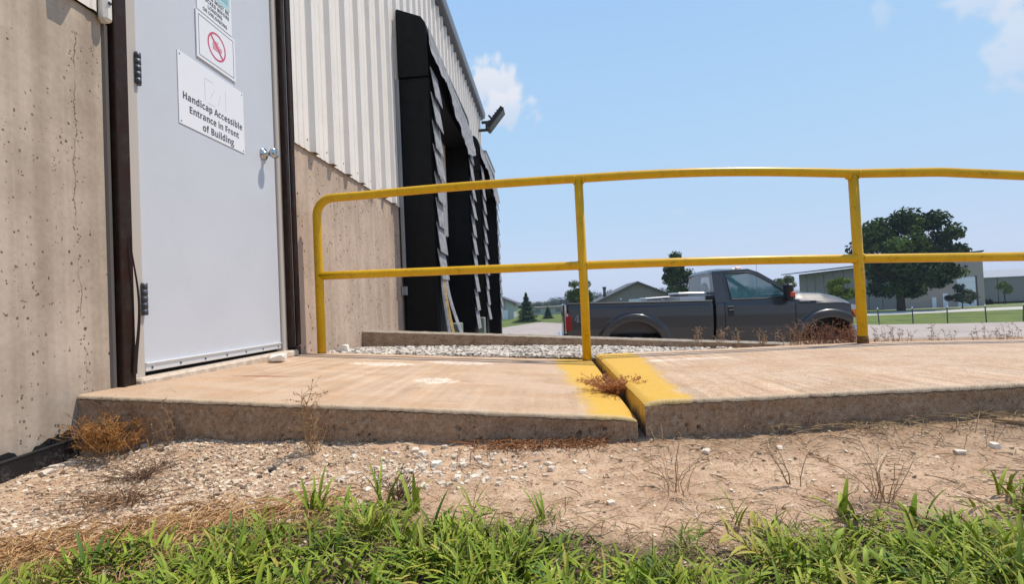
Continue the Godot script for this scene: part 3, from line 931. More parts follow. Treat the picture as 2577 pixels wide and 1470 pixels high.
	prism(wr, PackedVector2Array([Vector2(WX + 0.12, 3.81), Vector2(-16, 4.5), Vector2(-16, -1.4), Vector2(-15.8, -1.4), Vector2(-15.8, 4.42), Vector2(WX - 0.2, 3.75)]), -13.4, -11.46)
	obj("wing_roof", fin(wr), M.roof_metal, w)
	# the steel door and its frame
	var fr := stb()
	box(fr, Vector3(DX - 0.023, 1.12, -1.648), Vector3(0.07, 2.22, 0.086), 0.004)
	box(fr, Vector3(DX - 0.023, 1.12, -2.643), Vector3(0.07, 2.22, 0.048), 0.004)
	box(fr, Vector3(DX - 0.015, 2.255, -2.154), Vector3(0.07, 0.055, 1.02), 0.004)
	obj("door_frame", fin(fr), M.jamb, w)
	var hd := stb()
	box(hd, Vector3(WX + 0.0, 2.30, -2.15), Vector3(0.05, 0.05, 1.32), 0.004)
	obj("head_trim", fin(hd), M.brown_steel, w)
	obj("head_filler", bx(Vector3(WX - 0.25, 2.285, -2.82), Vector3(WX - 0.02, 4.5, -1.50)), M.void_black, w)
	obj("siding_backing", bx(Vector3(WX - 0.26, lower + 0.003, -11.3), Vector3(WX + 0.006, 4.5, -2.83)), M.void_black, w)
	obj("siding_backing", bx(Vector3(WX - 0.26, lower + 0.003, -1.50), Vector3(WX + 0.006, 4.5, 1.9)), M.void_black, w)
	# brown steel channels that guard the jambs
	var ch := stb()
	box(ch, Vector3(WX - 0.008, 1.18, -1.586), Vector3(0.045, 2.24, 0.058), 0.004)
	box(ch, Vector3(WX - 0.002, 1.18, -1.562), Vector3(0.046, 2.24, 0.016), 0.003)
	obj("jamb_channel", fin(ch), M.brown_steel, w)
	mat("shade_strip", lin(0.105, 0.092, 0.082), 0.9)  # dark strip on the concrete edge, a shadow put into its colour
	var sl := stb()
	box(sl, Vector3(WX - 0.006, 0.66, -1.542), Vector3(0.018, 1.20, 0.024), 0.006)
	obj("edge_shade", fin(sl), M.shade_strip, w)
	# weatherstrip that has sprung loose near the foot of the channel
	obj("loose_weatherstrip", sheet(4, 30, func(u, v):
		var y := lerpf(0.10, 0.56, v)
		var bow := 0.016 * pow(sin(PI * v), 2.0)
		return Vector3(WX + 0.020 + 0.010 * sin(PI * v) + 0.003 * sin(PI * u), y, -1.592 - bow - 0.018 * u * (1.0 - 0.75 * v)), Vector3(1, 0, 0)), M.brown_steel, w)
	ch = stb()
	box(ch, Vector3(WX - 0.010, 1.19, -2.675), Vector3(0.044, 2.20, 0.034), 0.005)
	box(ch, Vector3(WX - 0.020, 1.19, -2.701), Vector3(0.040, 2.22, 0.020), 0.002)
	box(ch, Vector3(WX - 0.008, 1.20, -2.733), Vector3(0.044, 2.20, 0.042), 0.006)
	box(ch, Vector3(WX - 0.006, 0.072, -2.715), Vector3(0.040, 0.05, 0.06), 0.004)
	obj("jamb_channel", fin(ch), M.brown_steel, w)
	obj("channel_web", bx(Vector3(WX + 0.001, 0.10, -2.704), Vector3(WX + 0.005, 2.28, -2.699)), M.galvanised, w)
	var th := stb()
	box(th, Vector3(WX - 0.015, 0.062, -2.16), Vector3(0.085, 0.036, 1.07), 0.008)
	mat("threshold", lin(0.80, 0.71, 0.60), 0.9)
	textured(M.threshold, noise_maps(151, 256, [[0.02, 0.4], [0.2, 0.6]], [Color(0.7, 0.65, 0.6), Color(1, 1, 1)], 2.0, 1.6), 4.0, 0.6)
	obj("threshold", fin(th), M.threshold, w)
	obj("gap_shade", bx(Vector3(DX - 0.12, 0.0, -2.66), Vector3(DX - 0.03, 0.10, -1.64)), M.void_black, w)  # black block below the door, shadow of the gap put into its colour
	var door := obj("door", bx(Vector3(DX - 0.045, 0.100, -2.614), Vector3(DX, 2.222, -1.694), 0.002), M.door_paint, w)
	# knob: rose, stem and turned ball
	var kn := stb(true)
	lathe(kn, [Vector2(0.0, 0.0), Vector2(0.033, 0.0), Vector2(0.033, 0.004), Vector2(0.027, 0.011), Vector2(0.013, 0.014), Vector2(0.011, 0.034), Vector2(0.017, 0.040), Vector2(0.026, 0.048), Vector2(0.029, 0.058), Vector2(0.026, 0.068), Vector2(0.016, 0.073), Vector2(0.008, 0.0735), Vector2(0.007, 0.071), Vector2(0.0, 0.071)], Transform3D(Basis(Vector3.BACK, -PI / 2), Vector3(DX, 1.112, -2.508)), 28)
	obj("knob", fin(kn), M.steel, door)
	for yy in [0.353, 1.18, 1.98]:
		var hg := stb(true)
		tube(hg, [Vector3(DX + 0.017, yy - 0.057, -1.688), Vector3(DX + 0.017, yy + 0.057, -1.688)], 0.0095, 12)
		box(hg, Vector3(DX + 0.008, yy, -1.695), Vector3(0.012, 0.113, 0.026), 0.002)
		for e in 5:
			var y2: float = yy - 0.046 + e * 0.023
			tube(hg, [Vector3(DX + 0.017, y2 - 0.009, -1.688), Vector3(DX + 0.017, y2 + 0.009, -1.688)], 0.0108, 12)
		obj("hinge", fin(hg), M.hinge_steel, door)
	var sw := stb()
	box(sw, Vector3(DX + 0.004, 0.1105, -2.148), Vector3(0.008, 0.030, 0.905), 0.002)
	box(sw, Vector3(DX + 0.007, 0.1245, -2.148), Vector3(0.014, 0.007, 0.905), 0.002)
	obj("door_sweep", fin(sw), M.aluminium, door)
	for k in 7:
		var sc := stb(true)
		lathe(sc, [Vector2(0.0045, 0.0), Vector2(0.0045, 0.002), Vector2(0.0, 0.004)], Transform3D(Basis(Vector3.BACK, -PI / 2), Vector3(DX + 0.008, 0.108, -1.725 - k * 0.141)), 8)
		obj("sweep_screw", fin(sc), M.hinge_steel, door)

# ------------------------------------------------------------------ the handrail
func handrail() -> void:
	var z := -2.847
	var r := 0.0245
	var h := thing("handrail", Vector3(0.189, -0.06, z), "yellow painted pipe handrail along the back of the landing and ramp", "handrail")
	var xs := [-1.33, 0.189, 1.656, 2.516, 3.2]
	var base := [0.035, -0.062, -0.022, -0.04, -0.05]
	var tops := [0.940, 0.962, 0.896, 0.829, 0.77]
	var mids := [0.489, 0.473, 0.435, 0.402, 0.372]
	var st := stb(true)
	var bend := []
	bend.append(Vector3(xs[0], base[0], z))
	bend.append(Vector3(xs[0], 0.5, z))
	for k in 9:
		var a := PI * 0.5 * k / 8.0
		bend.append(Vector3(xs[0] + 0.10 * (1.0 - cos(a)), tops[0] - 0.10 + 0.10 * sin(a), z))
	for k in 12:
		var x := lerpf(xs[0] + 0.2, xs[1], (k + 1) / 12.0)
		bend.append(Vector3(x, lerpf(tops[0], tops[1], (k + 1) / 12.0) + 0.008 * sin(PI * (k + 1) / 12.0), z))
	for k in 12: bend.append(Vector3(lerpf(xs[1], xs[2], (k + 1) / 12.0), lerpf(tops[1], tops[2], (k + 1) / 12.0) + 0.022 * sin(PI * (k + 1) / 12.0), z))
	bend.append(Vector3(2.1, 0.875, z))
	bend.append(Vector3(xs[3], tops[3], z))
	bend.append(Vector3(xs[4] - 0.08, tops[4] + 0.008, z))
	bend.append(Vector3(xs[4] - 0.02, tops[4] - 0.02, z))
	bend.append(Vector3(xs[4], tops[4] - 0.08, z))
	bend.append(Vector3(xs[4], base[4], z))
	tube(st, bend, r, 20)
	obj("top_rail", fin(st), M.yellow, h)
	st = stb(true)
	var mid := []
	for k in 4:
		for e in 8:
			var t := e / 8.0
			mid.append(Vector3(lerpf(xs[k], xs[k + 1], t), lerpf(mids[k], mids[k + 1], t) + (0.006 if k == 1 else 0.0) * sin(PI * t), z))
	mid.append(Vector3(xs[4], mids[4], z))
	tube(st, mid, r * 0.98, 20)
	obj("middle_rail", fin(st), M.yellow, h)
	for k in [1, 2]:
		st = stb(true)
		tube(st, [Vector3(xs[k], base[k] - 0.02, z), Vector3(xs[k] + 0.002, 0.3, z), Vector3(xs[k], tops[k] - 0.01, z)], r, 20)
		# weld beads where the rails meet the post
		for yy in [mids[k], tops[k] - 0.006]:
			for s in [-1.0, 1.0]:
				tube(st, [Vector3(xs[k] + s * 0.020, yy, z), Vector3(xs[k] + s * 0.030, yy, z)], [0.0285, 0.0255], 20)
		obj("post", fin(st), M.yellow, h)
	mat("rust_paint", lin(0.20, 0.11, 0.025), 0.8)
	textured(M.rust_paint, noise_maps(57, 256, [[0.03, 0.5], [0.2, 0.5]], [Color(0.35, 0.22, 0.15), Color(0.9, 0.8, 0.7), Color(1, 1, 1)], 2.0, 2.0), 8.0, 0.5)
	for k in [0, 1, 2]:
		st = stb(true)
		tube(st, [Vector3(xs[k], base[k] - 0.004, z), Vector3(xs[k], base[k] + (0.042 if k == 2 else 0.010), z)], [r + 0.0035, r + 0.0012], 20)
		obj("post_foot", fin(st), M.rust_paint, h)

# ------------------------------------------------------------------ loading docks
func shelter(dz: float, label: String, torn: bool) -> Node3D:
	var s := thing("dock_shelter", Vector3(WX, -0.6, -6.0 + dz), label, "dock shelter", "dock shelters along the warehouse wall")
	var fx := -1.062
	for pad in [[-4.80, -5.11], [-7.06, -7.36]]:
		var za: float = pad[0] + dz
		var zb: float = pad[1] + dz
		var p := stb()
		box(p, Vector3((WX + fx) * 0.5 + 0.006, 0.98, (za + zb) * 0.5), Vector3(fx - WX - 0.012, 3.1, za - zb), 0.02)
		obj("side_pad", fin(p), M.black_fabric, s)
		# overlapping wear flaps down the front of the pad
		var yy := 2.60
		var k := 0
		while yy > (0.62 if torn and pad[0] == -4.80 else 0.16):
			var hgt := 0.27 + rng.randf_range(-0.02, 0.03)
			var f := stb()
			var tilt := Basis(Vector3.BACK, deg_to_rad(rng.randf_range(5.0, 9.0))) * Basis(Vector3.RIGHT, deg_to_rad(rng.randf_range(-2.5, 2.5)))
			box(f, Vector3(0, -hgt * 0.5, 0), Vector3(0.007, hgt + 0.03, za - zb + rng.randf_range(0.0, 0.03)), 0.002, Transform3D(tilt, Vector3(fx + 0.010, yy, (za + zb) * 0.5 + rng.randf_range(-0.008, 0.012))))
			obj("wear_flap", fin(f), M.sunlit_worn_fabric, s)
			yy -= hgt - 0.015
			k += 1
	# hood box above the opening
	var hd := stb()
	prism(hd, PackedVector2Array([Vector2(WX + 0.045, 2.52), Vector2(fx - 0.01, 2.52), Vector2(fx - 0.005, 2.95), Vector2(fx - 0.02, 3.04), Vector2(fx - 0.06, 3.10), Vector2(WX + 0.06, 3.19), Vector2(WX + 0.045, 3.17)]), -7.34 + dz, -4.775 + dz)
	obj("hood", fin(hd), M.black_fabric, s)
	# worn front curtain with a sagging, torn lower edge
	var low := [[-7.5, 2.62], [-7.2, 2.42], [-6.95, 2.36], [-6.64, 2.30], [-6.24, 2.42], [-5.75, 2.50], [-5.5, 2.62], [-5.17, 2.65], [-4.78, 2.64]]
	var cur := sheet(60, 14, func(u, v):
		var z := lerpf(-7.46, -4.76, u)
		var yb: float = pick(low, z) + nz.get_noise_1d(z * 40.0) * 0.02
		var yt := lerpf(2.86, 3.0, u)
		var y := lerpf(yb, yt, v)
		return Vector3(fx + 0.012 + 0.06 * (1.0 - v) * (1.0 - v) + nz.get_noise_2d(z * 8.0, y * 8.0) * 0.03 * (1.0 - v * 0.7), y, z + dz), Vector3(1, 0, 0.3))
	obj("front_curtain", cur, M.sunlit_worn_fabric, s)
	obj("edge_angle", bx(Vector3(WX + 0.014, 0.62, -4.795 + dz), Vector3(WX + 0.050, 2.50, -4.770 + dz), 0.003), M.galvanised, s)
	var dk := stb()
	box(dk, Vector3(WX - 0.004, 1.0, -6.085 + dz), Vector3(0.02, 3.2, 1.93))
	obj("dock_door", fin(dk), M.void_black, s)  # panel blackened, the shade inside the shelter put into its colour
	if torn:
		# the foot of the near pad: cover ripped open, foam showing, edges curling out
		var strip := func(off: float, wid: float, bulge: float) -> ArrayMesh:
			return sheet(6, 22, func(u, v):
				var y := lerpf(0.64, -0.02, v)
				var out := 0.02 + bulge * pow(v, 1.6) + 0.02 * sin(u * PI)
				return Vector3(fx + out, y, -4.83 - off - wid * u + 0.02 * sin(v * 5.0)), Vector3(1, 0, 0.4))
		obj("torn_cover", strip.call(0.0, 0.06, 0.05), M.sunlit_worn_fabric, s)
		obj("exposed_foam", strip.call(0.06, 0.10, 0.075), M.foam, s)
		obj("torn_cover", strip.call(0.16, 0.11, 0.14), M.sunlit_worn_fabric, s)
		var br := stb()
		box(br, Vector3(WX + 0.03, 0.445, -4.775), Vector3(0.05, 0.085, 0.012), 0.004)
		box(br, Vector3(WX + 0.012, 0.445, -4.76), Vector3(0.012, 0.085, 0.05), 0.003)
		obj("wall_bracket", fin(br), M.galvanised, s)
	return s

func docks() -> void:
	shelter(0.0, "near black dock shelter with worn flaps coloured sunlit grey and a foot torn open to yellow foam", true)
	shelter(-3.58, "far black dock shelter with ragged outer flaps, next to the sky", false)
	for d in [[-5.85, "green grey dock guard block under the near shelter"], [-7.95, "green grey dock guard block between the two shelters"]]:
		var g := stb()
		box(g, Vector3(-1.14, -0.42, d[0]), Vector3(0.20, 1.0, 0.20), 0.012)
		var o := obj("dock_guard", fin(g), M.guard_green)
		tag(o, d[1], "dock guard", "guard blocks below the dock shelters")
	# floodlight at the far top corner of the wall
	mat("lamp_black", lin(0.012, 0.013, 0.016), 0.5)
	var f := thing("floodlight", Vector3(WX, 4.09, -10.9), "dark flat floodlight on an arm at the top corner of the warehouse", "floodlight")
	obj("arm", bx(Vector3(WX + 0.04, 4.055, -10.93), Vector3(-1.12, 4.105, -10.87), 0.006), M.lamp_black, f)
	var br := stb()
	box(br, Vector3(-1.19, 4.17, -10.9), Vector3(0.07, 0.14, 0.07), 0.006)
	box(br, Vector3(-1.20, 4.25, -10.9), Vector3(0.22, 0.05, 0.06), 0.006)
	obj("bracket", fin(br), M.lamp_black, f)
	var t := Transform3D(Basis(Vector3.BACK, deg_to_rad(50.0)), Vector3(-1.0, 4.29, -10.9))
	var hd := stb()
	box(hd, Vector3.ZERO, Vector3(0.56, 0.085, 0.42), 0.02, t)
	for k in 6: box(hd, Vector3(-0.2 + k * 0.07, 0.05, 0), Vector3(0.018, 0.03, 0.36), 0.003, t)
	obj("lamp_head", fin(hd), M.lamp_black, f)
	var gl := stb()
	box(gl, Vector3(0, -0.045, 0), Vector3(0.48, 0.008, 0.34), 0.002, t)
	mat("lamp_glass", lin(0.05, 0.055, 0.06), 0.2)
	obj("lens", fin(gl), M.lamp_glass, f)
	var kb := stb(true)
	tube(kb, [Vector3(-1.10, 4.34, -10.9), Vector3(-1.145, 4.40, -10.9)], 0.022, 8)
	obj("photocell", fin(kb), M.lamp_black, f)

# ------------------------------------------------------------------ buildings far behind
func far_buildings() -> void:
	mat("wall_taupe", lin(0.36, 0.305, 0.265), 0.8)
	mat("wall_grey", lin(0.235, 0.215, 0.195), 0.8)
	mat("wall_house", lin(0.24, 0.215, 0.195), 0.85)
	mat("wall_pale", lin(0.42, 0.45, 0.42), 0.8)
	mat("far_white", lin(0.72, 0.74, 0.78), 0.6)
	mat("far_trim", lin(0.055, 0.055, 0.062), 0.6)
	mat("shingle", lin(0.12, 0.12, 0.125), 0.9)
	# taupe building right of the maple: gable wall and the long wall that runs away from it
	var b := thing("metal_building", Vector3(60, -3.4, -100), "taupe metal building behind the maple with a white overhead door", "building")
	var lx := [54.4, -84.0]
	var fx := [57.6, -122.0]
	var long_top := 4.0
	# seamed panels of the long wall
	for k in 9:
		var t0 := k / 9.0
		var t1 := (k + 1) / 9.0 - 0.006
		var st := stb()
		var a := Vector3(lerpf(lx[0], fx[0], t0), -5.0, lerpf(lx[1], fx[1], t0))
		var c := Vector3(lerpf(lx[0], fx[0], t1), -5.0, lerpf(lx[1], fx[1], t1))
		var up := Vector3(0, 5.0 + long_top - 0.1, 0)
		quad(st, a, c, c + up, a + up, Vector3(-1, 0, 0))
		quad(st, a + Vector3(0.2, 0, 0), c + Vector3(0.2, 0, 0), c + up + Vector3(0.2, 0, 0), a + up + Vector3(0.2, 0, 0), Vector3(1, 0, 0))
		quad(st, a, a + up, a + up + Vector3(0.2, 0, 0), a + Vector3(0.2, 0, 0), Vector3(0, 0, 1))
		quad(st, c, c + up, c + up + Vector3(0.2, 0, 0), c + Vector3(0.2, 0, 0), Vector3(0, 0, -1))
		obj("wall_panel", fin(st), M.wall_grey, b)  # darker than the gable wall, its deeper shade put into the colour
	obj("wall_core", bx(Vector3(58.2, -5.0, -121.9), Vector3(67.0, 3.85, -84.4)), M.wall_grey, b)
	var gp := stb()
	prism(gp, PackedVector2Array([Vector2(54.45, -5.0), Vector2(67.3, -5.0), Vector2(67.3, 4.95), Vector2(54.45, 3.95)]), -84.35, -84.0)
	obj("gable_wall", fin(gp), M.wall_taupe, b)
	var rf := stb()
	prism(rf, PackedVector2Array([Vector2(54.2, 3.96), Vector2(67.45, 4.98), Vector2(67.45, 5.22), Vector2(54.2, 4.16)]), -123.0, -83.8)
	obj("roof", fin(rf), M.far_trim, b)
	var ov := obj("overhead_door", bx(Vector3(63.3, -3.5, -84.02), Vector3(66.0, 1.15, -83.93)), M.far_white, b)
	for k in 4: obj("door_seam", bx(Vector3(63.3, -2.5 + k * 0.93, -83.935), Vector3(66.0, -2.47 + k * 0.93, -83.92)), M.wall_pale, ov)
	obj("door_jamb", bx(Vector3(66.02, -3.5, -84.02), Vector3(66.25, 1.3, -83.9)), M.far_trim, b)
	obj("side_door", bx(Vector3(61.1, -3.4, -84.02), Vector3(61.85, -1.27, -83.93)), M.far_white, b)
	obj("side_door", bx(Vector3(59.5, -3.4, -84.02), Vector3(60.1, -1.8, -83.93)), M.far_white, b)
	obj("wall_lamp", bx(Vector3(64.55, 2.65, -84.02), Vector3(64.9, 2.95, -83.7)), M.far_trim, b)
	# low grey building at the right edge
	var r := thing("grey_building", Vector3(110, -3.2, -105), "low grey panel building at the far right edge behind the saplings", "building")
	for k in 12:
		obj("wall_panel", bx(Vector3(79.0 + k * 5.0, -3.6, -102.0), Vector3(83.86 + k * 5.0, 0.95, -101.8)), M.wall_grey, r)
	obj("wall_core", bx(Vector3(79.1, -3.6, -122.0), Vector3(139.0, 0.9, -102.05)), M.wall_grey, r)
	var rr := stb()
	prism(rr, PackedVector2Array([Vector2(-101.6, 0.96), Vector2(-101.6, 1.06), Vector2(-112.0, 2.6), Vector2(-122.4, 1.0)]), 78.7, 139.5, Transform3D(Basis(Vector3(0, 0, 1), Vector3(0, 1, 0), Vector3(1, 0, 0)), Vector3.ZERO))
	obj("roof", fin(rr), M.roof_metal, r)
	# gabled house behind the truck bed
	var h := thing("gabled_house", Vector3(15.3, -2.75, -90), "grey gabled house with a flue pipe behind the truck bed", "house")
	var hp := stb()
	prism(hp, PackedVector2Array([Vector2(8.6, -3.0), Vector2(22.0, -3.0), Vector2(22.0, -0.1), Vector2(15.3, 2.86), Vector2(8.6, -0.1)]), -102.0, -90.0)
	obj("wall", fin(hp), M.wall_house, h)
	var hr := stb()
	for s in [-1.0, 1.0]:
		prism(hr, PackedVector2Array([Vector2(15.3, 3.12), Vector2(15.3 + s * 7.4, -0.16), Vector2(15.3 + s * 7.4, -0.42), Vector2(15.3, 2.87)]), -102.5, -89.3)
	obj("roof", fin(hr), M.shingle, h)
	obj("garage_door", bx(Vector3(13.7, -2.9, -90.02), Vector3(16.8, 0.05, -89.9)), M.far_white, h)
	obj("wall_lamp", bx(Vector3(12.2, 0.0, -90.02), Vector3(12.5, 0.3, -89.85)), M.far_white, h)
	var fp := stb(true)
	tube(fp, [Vector3(9.75, 0.1, -91.5), Vector3(9.75, 2.15, -91.5)], 0.27, 12)
	tube(fp, [Vector3(9.75, 2.15, -91.5), Vector3(9.75, 2.45, -91.5)], 0.34, 12)
	obj("flue_pipe", fin(fp), M.far_trim, h)
	# shed by the spruce
	var s := thing("shed", Vector3(-12, -2.9, -98), "grey shed with a dark sloping roof left of the spruce", "shed")
	var sp := stb()
	prism(sp, PackedVector2Array([Vector2(-18.5, -3.2), Vector2(-7.0, -3.2), Vector2(-7.0, 0.35), Vector2(-12.6, 2.7), Vector2(-18.5, 0.35)]), -108.0, -96.0)
	obj("wall", fin(sp), M.wall_pale, s)
	var sr := stb()
	for e in [-1.0, 1.0]:
		prism(sr, PackedVector2Array([Vector2(-12.6, 3.0), Vector2(-12.6 + e * 6.2, 0.30), Vector2(-12.6 + e * 6.2, 0.02), Vector2(-12.6, 2.7)]), -108.6, -95.3)
	obj("roof", fin(sr), M.shingle, s)
	for k in 3: obj("wall_seam", bx(Vector3(-11.5 + k * 1.4, -3.2, -96.02), Vector3(-11.35 + k * 1.4, 0.9, -95.95)), M.wall_grey, s)
	obj("shed_door", bx(Vector3(-9.0, -3.2, -96.02), Vector3(-8.1, -1.0, -95.93)), M.far_white, s)
	# long low pale building behind the small spruce
	var p := thing("pale_building", Vector3(1, -3, -122), "long low pale green building behind the small spruce", "building")
	var pp := stb()
	box(pp, Vector3(4.0, -2.2, -124.0), Vector3(18.0, 2.2, 8.0))
	obj("wall", fin(pp), M.wall_pale, p)
	obj("roof", bx(Vector3(-5.3, -1.1, -128.4), Vector3(13.3, -0.9, -119.6)), M.wall_taupe, p)
	for k in 5: obj("window", bx(Vector3(-3.6 + k * 2.4, -2.2, -120.02), Vector3(-2.4 + k * 2.4, -1.4, -119.9)), M.wall_grey, p)
	# steel fence posts along the near edge of the lawn
	var posts := [[27.2, -44.4, 0.05, "leftmost of the thin fence posts, beside the third rail post"], [29.6, -44.0, 0.0, "thin dark fence post below the maple trunk"], [31.9, -43.5, -0.02, "thin dark fence post in front of the two small white doors"], [34.6, -43.2, 0.02, "thin dark fence post in front of the overhead door shrub"], [37.0, -42.8, -0.08, "rightmost thin fence post, leaning, near the picture edge"]]
	for q in posts:
		var gy := far_y(q[0], q[1])
		var o := thing("fence_post", Vector3(q[0], gy, q[1]), q[3], "fence post", "thin steel posts along the lawn")
		var st := stb()
		box(st, Vector3(0, 0.62, 0), Vector3(0.07, 1.34, 0.05), 0.0, Transform3D(Basis(Vector3.BACK, q[2]), Vector3.ZERO))
		obj("shaft", fin(st), M.far_trim, o, true)
		var tp := stb()
		box(tp, Vector3(0, 1.36, 0), Vector3(0.075, 0.16, 0.055), 0.0, Transform3D(Basis(Vector3.BACK, q[2]), Vector3.ZERO))
		obj("pale_tip", fin(tp), M.far_white, o, true)

# ------------------------------------------------------------------ trees
func crown(blobs: Array, n: int, size: float, c0: Color, c1: Color, seed_: int, bias := 0.4) -> ArrayMesh:
	var r := RandomNumberGenerator.new()
	r.seed = seed_
	var total := 0.0
	for b in blobs: total += pow(b[1].x * b[1].y * b[1].z, 0.667)
	var st := stb()
	for b in blobs:
		var cnt := int(n * pow(b[1].x * b[1].y * b[1].z, 0.667) / total)
		var tint := r.randf()
		for i in cnt:
			var d := Vector3(r.randfn(), r.randfn(), r.randfn()).normalized()
			var p: Vector3 = b[0] + d * b[1] * pow(r.randf(), bias)
			var nn := (d + Vector3(r.randfn(), r.randfn() + 0.4, r.randfn()) * 0.6).normalized()
			var a := nn.cross(Vector3(r.randfn(), r.randfn(), r.randfn())).normalized()
			var e := nn.cross(a)
			var s := size * r.randf_range(0.55, 1.25)
			st.set_color(c0.lerp(c1, clampf(tint * tint * 0.75 + r.randf() * 0.3, 0.0, 1.0)))
			quad(st, p - a * s, p + e * s * 0.45 + nn * s * 0.12, p + a * s, p - e * s * 0.45 + nn * s * 0.12, nn)
	return fin(st)

func lumps(center: Vector3, rad: Vector3, n: int, lo: float, hi: float, seed_: int, cut = null) -> Array:
	var r := RandomNumberGenerator.new()
	r.seed = seed_
	var out := []
	while out.size() < n:
		var d := Vector3(r.randf_range(-1, 1), r.randf_range(-1, 1), r.randf_range(-1, 1))
		if d.length() > 1.0 or d.length() < 0.35: continue
		var p := center + d * rad
		if cut and not cut.call(p): continue
		var k := r.randf_range(lo, hi)
		out.append([p, Vector3(k, k * 0.8, k)])
	return out

func tree(called: String, at: Vector3, label: String, category: String, blobs: Array, n: int, leaf: float, c0: Color, c1: Color, seed_: int, trunk_r: float, trunk_h: float, limbs: int) -> Node3D:
	var t := thing(called, at, label, category)
	var r := RandomNumberGenerator.new()
	r.seed = seed_ + 3
	var st := stb(true)
	tube(st, [Vector3(0, -0.3, 0), Vector3(0.03, trunk_h * 0.4, 0), Vector3(-0.05, trunk_h, 0.04)], [trunk_r * 1.25, trunk_r, trunk_r * 0.7], 9)
	for k in limbs:
		var b: Array = blobs[r.randi() % blobs.size()]
		var tip: Vector3 = b[0] * 0.9
		var from := Vector3(0, trunk_h * r.randf_range(0.6, 1.0), 0)
		var m := (from + tip) * 0.5 + Vector3(0, -0.06 * trunk_h, 0)
		tube(st, [from, m, tip], [trunk_r * 0.5, trunk_r * 0.3, trunk_r * 0.08], 6, false)
	obj("trunk", fin(st), M.bark, t, true)
	obj("crown", crown(blobs, n, leaf, c0, c1, seed_), M.leaf, t, true)
	return t

